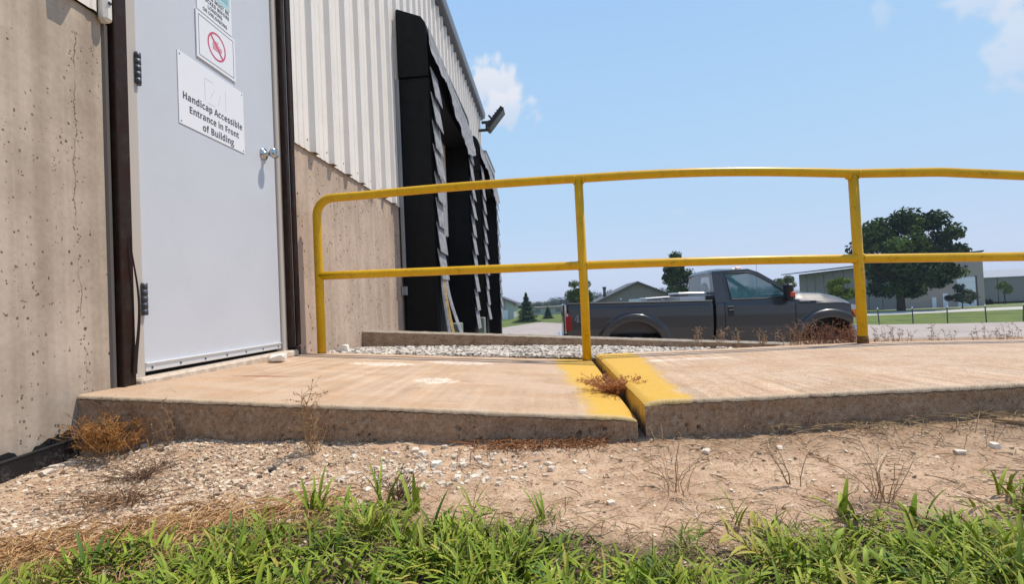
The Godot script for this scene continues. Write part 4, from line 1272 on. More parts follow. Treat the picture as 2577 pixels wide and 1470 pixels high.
func far_trees() -> void:
	var dg := Color(0.009, 0.020, 0.009)
	var dg2 := Color(0.032, 0.052, 0.017)
	# the big maple at right: round head, ragged skirt on its right
	var mb := lumps(Vector3(1.2, 7.6, 0), Vector3(5.8, 5.0, 5.2), 70, 0.9, 1.6, 401)
	mb.append_array([[Vector3(1.5, 12.0, 0), Vector3(2.0, 1.5, 2.0)], [Vector3(-3.2, 10.5, 0.5), Vector3(1.8, 1.4, 1.8)], [Vector3(6.9, 10.0, 0), Vector3(1.4, 1.3, 1.4)], [Vector3(7.3, 7.6, 0.4), Vector3(1.3, 0.9, 1.3)], [Vector3(6.3, 4.6, 0.6), Vector3(1.7, 0.8, 1.5)], [Vector3(4.7, 3.6, 0), Vector3(1.7, 0.9, 1.6)], [Vector3(-1.2, 2.7, 0.8), Vector3(1.8, 1.0, 1.7)], [Vector3(1.3, 2.4, 0.5), Vector3(1.6, 0.9, 1.5)], [Vector3(-2.8, 3.0, 0), Vector3(1.3, 1.2, 1.3)], [Vector3(0.3, 5.4, 0), Vector3(3.0, 2.4, 2.6)]])
	tree("maple_tree", Vector3(45.7, far_y(45.7, -70), -70), "tall dark green maple standing before the taupe building", "tree", mb, 15000, 0.36, Color(0.017, 0.036, 0.012), Color(0.14, 0.19, 0.042), 411, 0.42, 5.2, 12)
	# round tree behind the second rail post
	tree("round_tree", Vector3(4.1, far_y(4, -72), -72), "yellow green round tree right behind the second yellow post", "tree", lumps(Vector3(0, 3.4, 0), Vector3(1.75, 2.2, 1.7), 24, 0.6, 1.0, 421), 5000, 0.20, Color(0.05, 0.08, 0.018), Color(0.14, 0.18, 0.04), 425, 0.2, 2.4, 5)
	tree("column_tree", Vector3(18.9, far_y(19, -76), -76), "narrow dark tree rising behind the truck cab", "tree", lumps(Vector3(0, 5.2, 0), Vector3(1.8, 4.0, 1.7), 34, 0.65, 1.1, 431), 6500, 0.22, Color(0.02, 0.042, 0.013), Color(0.10, 0.14, 0.032), 435, 0.25, 4.0, 6)
	tree("small_tree", Vector3(35.5, far_y(35, -80), -80), "small light tree seen above the truck hood", "tree", lumps(Vector3(0, 4.2, 0), Vector3(1.5, 1.3, 1.3), 12, 0.5, 0.9, 441), 2200, 0.22, Color(0.05, 0.08, 0.02), Color(0.14, 0.18, 0.05), 445, 0.14, 3.2, 5)
	tree("bright_tree", Vector3(33.0, far_y(33, -60), -60), "bright yellow green shrub tree left of the third yellow post", "tree", lumps(Vector3(0, 3.2, 0), Vector3(1.35, 1.05, 1.2), 15, 0.4, 0.7, 451), 3400, 0.17, Color(0.10, 0.14, 0.02), Color(0.24, 0.28, 0.05), 455, 0.1, 2.2, 6)
	tree("yard_shrub", Vector3(52.5, far_y(52.5, -69), -69), "grey green open shrub standing before the white overhead door", "shrub", lumps(Vector3(0, 1.7, 0), Vector3(1.6, 1.2, 1.3), 12, 0.4, 0.8, 461), 1500, 0.20, Color(0.05, 0.065, 0.04), Color(0.10, 0.12, 0.07), 465, 0.06, 0.9, 9)
	tree("sapling", Vector3(78.5, far_y(78, -94), -94), "thin pale green sapling on the lawn at the far right", "tree", lumps(Vector3(0, 2.9, 0), Vector3(1.7, 0.9, 1.2), 9, 0.35, 0.7, 471), 900, 0.20, Color(0.10, 0.15, 0.04), Color(0.17, 0.22, 0.06), 475, 0.09, 2.3, 4)
	for q in [[72.0, -95.0, 1.0, 481, "leftmost dark foundation shrub before the grey building"], [76.0, -96.0, 1.1, 483, "dark foundation shrub under the pale sapling"]]:
		tree("foundation_shrub", Vector3(q[0], far_y(q[0], q[1]), q[1]), q[4], "shrub", lumps(Vector3(0, 0.5, 0), Vector3(1.3, 0.5, 0.9) * q[2], 8, 0.4, 0.7, q[3]), 900, 0.2, dg, dg2, q[3] + 1, 0.05, 0.3, 2)
	# spruces
	for q in [[-3.7, -78.0, 4.55, 2.3, 501, "large dark spruce beside the grey shed"], [-0.5, -90.0, 2.1, 1.25, 511, "small dark spruce right of the large one"]]:
		var t := thing("spruce_tree", Vector3(q[0], far_y(q[0], q[1]), q[1]), q[5], "tree", "spruces beyond the yard")
		var r := RandomNumberGenerator.new()
		r.seed = q[4]
		var st := stb(true)
		tube(st, [Vector3(0, -0.2, 0), Vector3(0, q[2] * 0.95, 0)], [0.14, 0.02], 7)
		obj("trunk", fin(st), M.bark, t, true)
		var lf := stb()
		for i in (5200 if q[2] > 3.0 else 2200):
			var v := pow(r.randf(), 1.5)
			var rad: float = q[3] * (1.0 - v) * (0.78 + 0.22 * sin(v * 40.0 + r.randf())) * pow(r.randf(), 0.35) * (1.0 + 0.18 * sin(r.randi() % 9))
			var an := r.randf() * TAU
			var p := Vector3(cos(an) * rad, q[2] * (0.05 + v * 0.95) - rad * 0.12, sin(an) * rad)
			var outw := Vector3(cos(an), -0.35, sin(an)).normalized()
			var acr := outw.cross(Vector3.UP).normalized()
			var s := r.randf_range(0.12, 0.26)
			lf.set_color(Color(0.020, 0.042, 0.020).lerp(Color(0.045, 0.075, 0.035), r.randf()))
			quad(lf, p - acr * s * 0.35, p + outw * s, p + acr * s * 0.35, p - outw * s * 0.4 + Vector3.UP * 0.05, Vector3.UP)
		obj("crown", fin(lf), M.leaf, t, true)
	# woods on the skyline, one mass
	var far := []
	var rr := RandomNumberGenerator.new()
	rr.seed = 521
	for i in 150:
		var x := -60.0 + i * 1.25 + rr.randf_range(-0.7, 0.7)
		var hgt := pick([[-60.0, 3.5], [-22.0, 3.0], [-8.0, 3.6], [3.0, 5.2], [10.0, 6.5], [40.0, 8.0], [130.0, 6.0]], x) + rr.randf_range(-0.8, 0.8)
		far.append([Vector3(x, -4.0 + hgt * 0.6, -290.0 + rr.randf_range(-6, 6)), Vector3(2.0, hgt * 0.62, 2.0)])
	var wd := obj("distant_woods", crown(far, 26000, 0.5, Color(0.03, 0.055, 0.025), Color(0.07, 0.10, 0.04), 523), M.leaf)
	tag(wd, "hazy line of distant trees along the horizon behind the spruce", "woods", "", "stuff")

# ------------------------------------------------------------------ the pickup
# u runs from the rear bumper forward (x), v up from the road (y), the near side is +z
const AC := 0.497       # height of the wheel-arch circles
const AR := 0.573
const AU := [1.372, 4.945]
func side_z(u: float, v: float) -> float:
	var z := pick([[0.45, 0.93], [0.72, 0.965], [0.86, 0.985], [0.90, 1.0], [1.15, 1.008], [1.31, 0.998], [1.335, 1.0], [1.36, 0.972], [1.43, 0.962]], v)
	for c in AU:
		var d := Vector2(u - c, v - AC).length() - AR
		if d < 0.17: z += 0.050 * smooth(0.17, 0.125, d) - 0.014 * smooth(0.03, 0.0, d)
	return z

func side_panel(u0: float, u1: float, sill: float, top: Callable, s: float, n := 60) -> ArrayMesh:
	var low := func(u: float) -> float:
		var b := sill
		for c in AU:
			var q := AR * AR - pow(u - c, 2.0)
			if q > 0.0: b = maxf(b, AC + sqrt(q))
		return b
	var front := sheet(n, 26, func(a, b):
		var u := lerpf(u0, u1, a)
		var v := lerpf(low.call(u), top.call(u), b)
		var e := minf(a, 1.0 - a) * (u1 - u0)
		return Vector3(u, v, s * (side_z(u, v) - 0.008 * pow(maxf(0.0, 1.0 - e / 0.012), 2.0))), Vector3(0, 0, s))
	# folded lips along the edges, so the panel has depth
	return sheet(n, 2, func(a, b):
		var u := lerpf(u0, u1, a)
		var v: float = low.call(u)
		return Vector3(u, v + 0.004 * b, s * (side_z(u, v) - 0.13 * b)), Vector3(0, -1, 0), null, null, front)

var pick_up: Node3D
func tp(called: String, mesh: Mesh, m: Material, par: Node = null) -> MeshInstance3D:
	return obj(called, mesh, m, par if par else pick_up, true)

func truck() -> void:
	var paint := mat("truck_paint", lin(0.045, 0.0425, 0.042), 0.40, 0.25)
	paint.clearcoat_enabled = true
	paint.clearcoat = 0.6
	paint.clearcoat_roughness = 0.12
	mat("truck_black", lin(0.012, 0.012, 0.013), 0.5)
	mat("chrome", lin(0.70, 0.70, 0.71), 0.15, 1.0)
	mat("tail_red", lin(0.33, 0.012, 0.015), 0.2)
	mat("amber", lin(0.80, 0.20, 0.02), 0.25)
	mat("marker_red", lin(0.65, 0.07, 0.02), 0.3)
	mat("lamp_clear", lin(0.62, 0.64, 0.67), 0.12, 0.4)
	mat("seat_grey", lin(0.05, 0.05, 0.052), 0.9)
	mat("tyre", lin(0.016, 0.016, 0.017), 0.85)
	mat("tool_alu", lin(0.62, 0.62, 0.64), 0.35, 0.55)
	mat("decal", lin(0.27, 0.27, 0.28), 0.6)
	var glass := mat("tint_glass", Color(0.22, 0.46, 0.45, 0.36), 0.04)
	glass.transparency = BaseMaterial3D.TRANSPARENCY_ALPHA
	var t := thing("pickup_truck", Vector3(0.18, -1.214, -10.80), "dark grey regular cab pickup truck parked behind the yellow railing", "truck")
	t.rotation.z = -0.02
	pick_up = t
	var rail := func(_u: float) -> float: return 1.43
	for s in [1.0, -1.0]:
		var bs: MeshInstance3D = tp("bed_side", side_panel(0.115, 2.845, 0.60, rail, s, 90), paint)
		tp("bed_rail_cap", bx(Vector3(0.115, 1.415, s * 0.87 - 0.045), Vector3(2.845, 1.438, s * 0.87 + 0.075 * s + 0.045 * s), 0.008), M.truck_black, bs)
		tp("bed_inner_wall", bx(Vector3(0.13, 0.85, s * 0.84 - 0.02), Vector3(2.84, 1.42, s * 0.84 + 0.02)), paint, bs)
		tp("cab_corner", side_panel(2.90, 3.055, 0.60, func(_u): return 1.40, s, 8), paint)
		var fb := func(u: float) -> float: return pick([[4.345, 1.40], [4.6, 1.375], [5.0, 1.35], [5.25, 1.325], [5.33, 1.31]], u)
		tp("fender", side_panel(4.345, 5.33, 0.60, fb, s, 60), paint)
		# door, its glass, handle and mirror
		var d: MeshInstance3D = tp("door", side_panel(3.065, 4.335, 0.60, func(u): return pick([[3.065, 1.42], [3.6, 1.42], [4.335, 1.41]], u), s, 40), paint)
		var hb := stb()
		box(hb, Vector3(3.165, 1.22, s * 1.004), Vector3(0.115, 0.19, 0.014), 0.006)
		box(hb, Vector3(3.165, 1.235, s * 1.018), Vector3(0.10, 0.035, 0.02), 0.006)
		tp("handle", fin(hb), M.truck_black, d)
		var win := [Vector2(3.195, 1.44), Vector2(3.143, 1.955), Vector2(3.60, 1.95), Vector2(3.74, 1.885), Vector2(4.05, 1.68), Vector2(4.215, 1.545), Vector2(4.215, 1.485), Vector2(3.80, 1.44)]
		var gz := func(v: float) -> float: return s * (0.965 - (v - 1.42) * 0.30)
		var gl := stb()
		for k in range(1, win.size() - 1):
			for e in [0.0, -0.006]:
				var off := Vector3(0, 0, s * (e - 0.018))
				tri(gl, Vector3(win[0].x, win[0].y, gz.call(win[0].y)) + off, Vector3(win[k].x, win[k].y, gz.call(win[k].y)) + off, Vector3(win[k + 1].x, win[k + 1].y, gz.call(win[k + 1].y)) + off, Vector3(0, 0, s * (1.0 if e == 0.0 else -1.0)))
		tp("side_window", fin(gl), glass, d)
		var mr := stb()
		box(mr, Vector3(4.145, 1.55, s * 1.17), Vector3(0.115, 0.32, 0.22), 0.03)
		box(mr, Vector3(4.19, 1.44, s * 1.03), Vector3(0.08, 0.06, 0.20), 0.015)
		var mo: MeshInstance3D = tp("mirror", fin(mr), M.truck_black, d)
		tp("marker_lamp", bx(Vector3(4.125, 1.47, s * 1.20), Vector3(4.212, 1.56, s * 1.288), 0.01), M.marker_red, mo)
		# frame round the side glass: pillars and roof rail in one band
		var outer := [Vector2(2.905, 1.39), Vector2(2.905, 1.99), Vector2(3.58, 2.022), Vector2(3.76, 1.955), Vector2(4.098, 1.725), Vector2(4.345, 1.515), Vector2(4.345, 1.39), Vector2(3.80, 1.39)]
		var fr := stb()
		for k in outer.size():
			var k2 := (k + 1) % outer.size()
			var q := [outer[k], outer[k2], win[k2], win[k]]
			var v3 := []
			for e in 4: v3.append(Vector3(q[e].x, q[e].y, gz.call(q[e].y)))
			quad(fr, v3[0], v3[1], v3[2], v3[3], Vector3(0, 0.2, s))
			quad(fr, v3[0] - Vector3(0, 0, s * 0.05), v3[1] - Vector3(0, 0, s * 0.05), v3[2] - Vector3(0, 0, s * 0.05), v3[3] - Vector3(0, 0, s * 0.05), Vector3(0, 0, -s))
			quad(fr, v3[3], v3[2], v3[2] - Vector3(0, 0, s * 0.05), v3[3] - Vector3(0, 0, s * 0.05), Vector3((win[0].x + win[4].x) * 0.5, 1.7, 0) - (v3[3] + v3[2]) * 0.5)
			quad(fr, v3[0], v3[1], v3[1] - Vector3(0, 0, s * 0.05), v3[0] - Vector3(0, 0, s * 0.05), (v3[0] + v3[1]) * 0.5 - Vector3(3.6, 1.7, 0))
		tp("window_frame", fin(fr), paint)
		# black rubber seam round the glass
		var seal := stb(true)
		var sp := []
		for k in win.size() + 1:
			var w2: Vector2 = win[k % win.size()]
			sp.append(Vector3(w2.x, w2.y, gz.call(w2.y) + s * 0.002))
		tube(seal, sp, 0.014, 6, false)
		tp("window_seal", fin(seal), M.truck_black, d)
		# lamps
		var tl := stb()
		prism(tl, PackedVector2Array([Vector2(0.075, 1.255), Vector2(0.16, 1.24), Vector2(0.195, 1.10), Vector2(0.195, 0.96), Vector2(0.165, 0.915), Vector2(0.085, 0.925)]), s * 0.87, s * 1.014)
		var tlo: MeshInstance3D = tp("tail_light", fin(tl), M.tail_red)
		tp("reverse_lens", bx(Vector3(0.07, 1.19, s * 0.95), Vector3(0.125, 1.245, s * 1.018), 0.004), M.lamp_clear, tlo)
		var hl := stb()
		prism(hl, PackedVector2Array([Vector2(5.29, 1.318), Vector2(5.44, 1.28), Vector2(5.47, 1.20), Vector2(5.37, 1.20), Vector2(5.30, 1.235)]), s * 0.58, s * 0.985)
		var hlo: MeshInstance3D = tp("headlight", fin(hl), M.lamp_clear)
		var am := stb()
		prism(am, PackedVector2Array([Vector2(5.315, 1.225), Vector2(5.372, 1.197), Vector2(5.475, 1.197), Vector2(5.47, 1.08), Vector2(5.42, 1.06)]), s * 0.60, s * 0.99)
		tp("turn_signal", fin(am), M.amber, hlo)
		# badge and vent on the fender
		var bd := stb()
		box(bd, Vector3(4.50, 1.385, s * 0.985), Vector3(0.17, 0.022, 0.012), 0.004)
		tp("fender_badge", fin(bd), M.chrome)
		var vt := stb()
		box(vt, Vector3(4.50, 1.352, s * 0.992), Vector3(0.20, 0.030, 0.012), 0.006)
		box(vt, Vector3(4.66, 1.365, s * 0.985), Vector3(0.12, 0.045, 0.012), 0.006)
		tp("fender_vent", fin(vt), M.truck_black)
		# wheels in dark arches
		for c in AU:
			var wl := stb()
			var seg := 18
			for k in seg:
				var a0 := PI * k / seg
				var a1 := PI * (k + 1) / seg
				quad(wl, Vector3(c + (AR + 0.01) * cos(a0), AC + (AR + 0.01) * sin(a0), s * 0.9), Vector3(c + (AR + 0.01) * cos(a1), AC + (AR + 0.01) * sin(a1), s * 0.9), Vector3(c + (AR + 0.01) * cos(a1), AC + (AR + 0.01) * sin(a1), s * 0.35), Vector3(c + (AR + 0.01) * cos(a0), AC + (AR + 0.01) * sin(a0), s * 0.35), -Vector3(cos(a0), sin(a0), 0))
			tp("arch_liner", fin(wl), M.truck_black)
			var wt := stb(true)
			var ax := Transform3D(Basis(Vector3.RIGHT, PI / 2), Vector3(c, 0.40, s * 0.86))
			lathe(wt, [Vector2(0.22, -0.12), Vector2(0.34, -0.125), Vector2(0.385, -0.10), Vector2(0.40, -0.06), Vector2(0.40, 0.06), Vector2(0.385, 0.10), Vector2(0.34, 0.125), Vector2(0.22, 0.12)], ax, 32)
			var wh := Node3D.new()
			var rimst := stb(true)
			lathe(rimst, [Vector2(0.0, 0.075 * s), Vector2(0.07, 0.09 * s), Vector2(0.09, 0.06 * s), Vector2(0.18, 0.05 * s), Vector2(0.215, 0.11 * s), Vector2(0.235, 0.12 * s)], ax, 24)
			wh.name = child_name(t, "wheel")
			t.add_child(wh, true)
			obj("tyre", fin(wt), M.tyre, wh, true)
			obj("rim", fin(rimst), M.hinge_steel, wh, true)
	# roof with crowned edges
	tp("roof", sheet(24, 24, func(a, b):
		var u := lerpf(2.875, 3.75, a)
		var w := lerpf(-1.0, 1.0, b)
		var top := pick([[2.875, 1.97], [2.92, 2.035], [3.1, 2.06], [3.45, 2.048], [3.62, 2.012], [3.75, 1.955]], u)
		return Vector3(u, top - 0.06 * pow(absf(w), 5.0), w * 0.80), Vector3.UP), paint)
	# marker lamps on the roof front
	for k in 5:
		var ml := stb()
		box(ml, Vector3(3.50, 2.055, -0.5 + k * 0.25), Vector3(0.10, 0.03, 0.07), 0.01)
		tp("roof_marker", fin(ml), M.amber)
	var ws := stb()
	quad(ws, Vector3(3.74, 1.955, -0.74), Vector3(3.74, 1.955, 0.74), Vector3(4.33, 1.50, 0.90), Vector3(4.33, 1.50, -0.90), Vector3(1, 1, 0))
	tp("windshield", fin(ws), glass)
	# back of the cab with its window
	var cb := stb()
	var back := func(v: float) -> float: return 2.905 - (v - 1.40) * 0.01
	var hole := [Vector2(-0.72, 1.52), Vector2(0.72, 1.52), Vector2(0.62, 1.90), Vector2(-0.62, 1.90)]
	var rim := [Vector2(-0.95, 1.40), Vector2(0.95, 1.40), Vector2(0.795, 1.985), Vector2(-0.795, 1.985)]
	for k in 4:
		var k2 := (k + 1) % 4
		quad(cb, Vector3(back.call(rim[k].y), rim[k].y, rim[k].x), Vector3(back.call(rim[k2].y), rim[k2].y, rim[k2].x), Vector3(back.call(hole[k2].y), hole[k2].y, hole[k2].x), Vector3(back.call(hole[k].y), hole[k].y, hole[k].x), Vector3(-1, 0, 0))
	quad(cb, Vector3(2.905, 0.6, -0.95), Vector3(2.905, 0.6, 0.95), Vector3(2.905, 1.40, 0.95), Vector3(2.905, 1.40, -0.95), Vector3(-1, 0, 0))
	tp("cab_back", fin(cb), paint)
	var rw := stb()
	quad(rw, Vector3(2.90, 1.52, -0.72), Vector3(2.90, 1.52, 0.72), Vector3(2.90, 1.90, 0.62), Vector3(2.90, 1.90, -0.62), Vector3(-1, 0, 0))
	tp("rear_window", fin(rw), glass)
	# hood with its raised middle, grille, cowl
	tp("hood", sheet(30, 24, func(a, b):
		var u := lerpf(4.36, 5.36, a)
		var w := lerpf(-1.0, 1.0, b)
		var mid := pick([[4.36, 1.53], [4.5, 1.548], [4.9, 1.525], [5.2, 1.455], [5.36, 1.37]], u)
		var edge := pick([[4.36, 1.41], [4.6, 1.385], [5.0, 1.355], [5.25, 1.33], [5.36, 1.30]], u)
		var q := smooth(1.0, 0.78, absf(w))
		return Vector3(u, lerpf(edge, mid, q), w * 0.965), Vector3.UP), paint)
	tp("cowl", bx(Vector3(4.28, 1.36, -0.90), Vector3(4.40, 1.50, 0.90), 0.02), M.truck_black)
	var gr: MeshInstance3D = tp("grille", bx(Vector3(5.36, 0.95, -0.62), Vector3(5.44, 1.32, 0.62), 0.03), M.chrome)
	for k in 3: tp("grille_bar", bx(Vector3(5.43, 1.0 + k * 0.1, -0.56), Vector3(5.46, 1.05 + k * 0.1, 0.56), 0.01), M.truck_black, gr)
	tp("front_bumper", bx(Vector3(5.34, 0.62, -0.99), Vector3(5.57, 0.90, 0.99), 0.05), M.chrome)
	tp("rear_bumper", bx(Vector3(-0.05, 0.55, -0.96), Vector3(0.13, 0.80, 0.96), 0.03), M.chrome)
	var tg: MeshInstance3D = tp("tailgate", bx(Vector3(0.035, 0.80, -0.84), Vector3(0.11, 1.425, 0.84), 0.02), paint)
	tp("tailgate_handle", bx(Vector3(0.02, 1.18, -0.15), Vector3(0.037, 1.28, 0.15), 0.01), M.truck_black, tg)
	tp("bed_corner", bx(Vector3(0.04, 0.86, 0.845), Vector3(0.116, 1.42, 0.955), 0.02), M.chrome)
	tp("bed_corner", bx(Vector3(0.04, 0.86, -0.955), Vector3(0.116, 1.42, -0.845), 0.02), M.chrome)
	tp("bed_floor", bx(Vector3(0.11, 0.82, -0.84), Vector3(2.84, 0.86, 0.84)), M.truck_black)
	tp("bed_front_wall", bx(Vector3(2.80, 0.86, -0.84), Vector3(2.84, 1.42, 0.84)), paint)
	tp("chassis", bx(Vector3(0.2, 0.42, -0.45), Vector3(5.3, 0.75, 0.45)), M.truck_black)
	tp("cab_floor", bx(Vector3(2.92, 0.62, -0.9), Vector3(4.34, 0.80, 0.9)), M.truck_black)
	tp("engine_bay", bx(Vector3(4.36, 0.7, -0.55), Vector3(5.33, 1.28, 0.55)), M.truck_black)
	# inside the cab
	for zz in [0.42, -0.42]:
		var st := stb()
		box(st, Vector3(0, 0.26, 0), Vector3(0.14, 0.60, 0.48), 0.05, Transform3D(Basis(Vector3.BACK, 0.22), Vector3(3.22, 1.05, zz)))
		box(st, Vector3(0.03, 0.66, 0), Vector3(0.09, 0.18, 0.24), 0.04, Transform3D(Basis(Vector3.BACK, 0.16), Vector3(3.20, 1.06, zz)))
		box(st, Vector3(3.48, 1.04, zz), Vector3(0.52, 0.14, 0.5), 0.05)
		tp("seat", fin(st), M.seat_grey)
	tp("dashboard", bx(Vector3(4.0, 1.15, -0.85), Vector3(4.33, 1.47, 0.85), 0.06), M.seat_grey)
	var sw := stb(true)
	var ring := []
	for k in 21:
		var a := TAU * k / 20.0
		ring.append(Vector3(3.86, 1.40, -0.40) + Basis(Vector3.BACK, -0.45) * Vector3(0, 0.19 * sin(a), 0.19 * cos(a)))
	tube(sw, ring, 0.015, 6, false)
	tp("steering_wheel", fin(sw), M.truck_black)
	var ant := stb(true)
	tube(ant, [Vector3(4.40, 1.45, -0.9), Vector3(4.41, 2.25, -0.9)], [0.006, 0.003], 5)
	tp("antenna", fin(ant), M.truck_black)
	# worn sticker on the bed side
	var tm := TextMesh.new()
	tm.text = "4x4"
	tm.font = SystemFont.new()
	tm.font.font_names = PackedStringArray(["Droid Serif"])
	tm.font.font_italic = true
	tm.font_size = 64
	tm.depth = 0.002
	tm.pixel_size = 0.0030
	tm.material = M.decal
	var dc: MeshInstance3D = tp("bed_sticker", tm, M.decal)
	dc.position = Vector3(0.40, 1.14, 1.013)
	# the tool chest lying across the bed
	var tb := thing("tool_chest", Vector3(2.70, 0.14, -10.80), "silver aluminium tool chest across the truck bed with its far lid raised", "tool chest")
	var bs := stb()
	box(bs, Vector3(2.523, 1.36, 0), Vector3(0.50, 0.34, 1.60), 0.012)
	var tilt := Transform3D(Basis(Vector3.BACK, -0.02), Vector3(0.18, -1.214, -10.80))
	var body := fin(bs)
	var bo := obj("chest_body", body, M.tool_alu, tb, true)
	bo.transform = Transform3D(Basis(), -tb.position) * tilt
	var ls := stb()
	box(ls, Vector3(2.523, 1.575, 0.40), Vector3(0.545, 0.05, 0.84), 0.014)
	var lo := obj("chest_lid", fin(ls), M.tool_alu, tb, true)
	lo.transform = bo.transform
	ls = stb()
	box(ls, Vector3(2.05, 1.505, -0.46), Vector3(0.52, 0.04, 0.72), 0.012, Transform3D(Basis(Vector3.BACK, 0.05), Vector3(0.08, -0.1, 0)))
	box(ls, Vector3(2.05, 1.44, -0.46), Vector3(0.46, 0.03, 0.70), 0.006)
	lo = obj("chest_lid", fin(ls), M.tool_alu, tb, true)
	lo.transform = bo.transform

# ------------------------------------------------------------------ signs on the door
func lettering(parent: Node, words: String, center_z: float, y: float, width: float, x: float, m: Material, height := 0.0) -> void:
	var tm := TextMesh.new()
	tm.text = words
	var f := SystemFont.new()
	f.font_names = PackedStringArray(["Droid Sans"])
	f.font_weight = 700
	tm.font = f
	tm.font_size = 64
	tm.depth = 0.0006
	tm.pixel_size = 0.001
	tm.material = m
	var s := width / maxf(tm.get_aabb().size.x, 1e-4)
	tm.pixel_size = 0.001 * s
	var o := obj("lettering", tm, m, parent, true)
	var b := Basis(Vector3(0, 0, -1), Vector3.UP, Vector3(1, 0, 0))
	o.transform = Transform3D(b, Vector3(x, y, center_z) - (parent as Node3D).position)

func bar(st: SurfaceTool, x: float, y0: float, z0: float, y1: float, z1: float, w: float) -> void:
	var a := Vector3(x, y0, z0)
	var b := Vector3(x, y1, z1)
	var d := (b - a).normalized()
	var s := d.cross(Vector3.RIGHT).normalized() * w * 0.5
	var e := Vector3(0.0004, 0, 0)
	quad(st, a - s + e, a + s + e, b + s + e, b - s + e, Vector3.RIGHT)
	quad(st, a - s, a + s, a + s + e, a - s + e, -d)
	quad(st, b - s, b + s, b + s + e, b - s + e, d)
	quad(st, a - s, b - s, b - s + e, a - s + e, -s)
	quad(st, a + s, b + s, b + s + e, a + s + e, s)

func plate(zl: float, zr: float, yb: float, yt: float, th: float) -> ArrayMesh:
	return bx(Vector3(DX + 0.0005, yb, zr), Vector3(DX + th, yt, zl), 0.0008)

func signs() -> void:
	var k := 0.9565
	# (zl, zr: edges as one faces the door)
	var s1 := thing("door_sign", Vector3(DX, 1.05, -2.13), "white door sign reading Handicap Accessible Entrance in Front of Building", "sign")
	obj("plate", plate(-1.905, -2.342, 1.063, 1.361, 0.003), M.sign_white, s1)
	var x := DX + 0.0034
	lettering(s1, "Handicap Accessible", -2.126, 1.186, 0.395, x, M.sign_ink)
	lettering(s1, "Entrance in Front", -2.130, 1.138, 0.330, x, M.sign_ink)
	lettering(s1, "of Building", -2.150, 1.091, 0.212, x, M.sign_ink)
	var ft := stb()
	for q in [[1.215, -2.065, 1.315, -2.065], [1.215, -2.205, 1.315, -2.205], [1.315, -2.07, 1.315, -2.12], [1.235, -2.10, 1.29, -2.13], [1.225, -2.15, 1.28, -2.17], [1.212, -2.08, 1.212, -2.13]]:
		bar(ft, DX + 0.0031, q[0], q[1], q[2], q[3], 0.0025)
	obj("faded_symbol", fin(ft), M.sign_faint, s1)
	for q in [[1.075, -1.917], [1.349, -1.917], [1.075, -2.33], [1.349, -2.33]]:
		var st := stb(true)
		lathe(st, [Vector2(0.004, 0.0), Vector2(0.003, 0.0015), Vector2(0.0, 0.002)], Transform3D(Basis(Vector3.BACK, -PI / 2), Vector3(DX + 0.003, q[0], q[1])), 8)
		obj("rivet", fin(st), M.sign_grey, s1)
	var s2 := thing("door_sign", Vector3(DX, 1.38, -2.15), "framed white notice with a red crossed circle over a camera", "sign")
	obj("plate", plate(-2.018, -2.284, 1.388, 1.594, 0.006), M.sign_white, s2)
	var x2 := DX + 0.0064
	var fr := stb()
	for q in [[1.403, -2.033, 1.403, -2.269], [1.579, -2.033, 1.579, -2.269], [1.403, -2.033, 1.579, -2.033], [1.403, -2.269, 1.579, -2.269]]: bar(fr, x2, q[0], q[1], q[2], q[3], 0.003)
	obj("border_line", fin(fr), M.sign_grey, s2)
	var rg := stb()
	var c := Vector2(1.491, -2.150)
	for e in 40:
		var a0 := TAU * e / 40.0
		var a1 := TAU * (e + 1) / 40.0
		bar(rg, x2, c.x + 0.058 * sin(a0), c.y - 0.058 * cos(a0), c.x + 0.058 * sin(a1), c.y - 0.058 * cos(a1), 0.008)
	obj("red_ring", fin(rg), M.sign_red, s2)
	var sl := stb()
	bar(sl, x2 + 0.0006, c.x + 0.040, c.y + 0.040, c.x - 0.040, c.y - 0.040, 0.008)
	obj("red_slash", fin(sl), M.sign_red, s2)
	var cm := stb()
	bar(cm, x2, c.x - 0.004, c.y + 0.028, c.x - 0.004, c.y - 0.018, 0.030)
	bar(cm, x2, c.x + 0.018, c.y + 0.022, c.x + 0.018, c.y - 0.010, 0.010)
	bar(cm, x2, c.x - 0.004, c.y - 0.020, c.x - 0.004, c.y - 0.034, 0.018)
	obj("camera_symbol", fin(cm), M.sign_pink, s2)
	var s3 := thing("door_sign", Vector3(DX, 1.60, -2.15), "white notice with a teal panel and small lines of capitals at the picture top", "sign")
	obj("plate", plate(-2.030, -2.270, 1.602, 1.872, 0.003), M.sign_white, s3)
	obj("teal_panel", bx(Vector3(DX + 0.0031, 1.712, -2.258), Vector3(DX + 0.0036, 1.86, -2.042)), M.sign_teal, s3)
	obj("teal_picture", bx(Vector3(DX + 0.0037, 1.735, -2.245), Vector3(DX + 0.0041, 1.78, -2.19)), M.sign_teal_dark, s3)
	obj("teal_picture", bx(Vector3(DX + 0.0037, 1.725, -2.165), Vector3(DX + 0.0041, 1.80, -2.06)), M.sign_teal_dark, s3)
	var x3 := DX + 0.0034
	lettering(s3, "TRUCKS MUST BE", -2.150, 1.698, 0.200, x3, M.sign_ink)
	lettering(s3, "CHOCKED BEFORE", -2.150, 1.673, 0.200, x3, M.sign_ink)
	lettering(s3, "LOADING", -2.150, 1.648, 0.098, x3, M.sign_ink)
	lettering(s3, "OR UNLOADING", -2.150, 1.623, 0.165, x3, M.sign_ink)

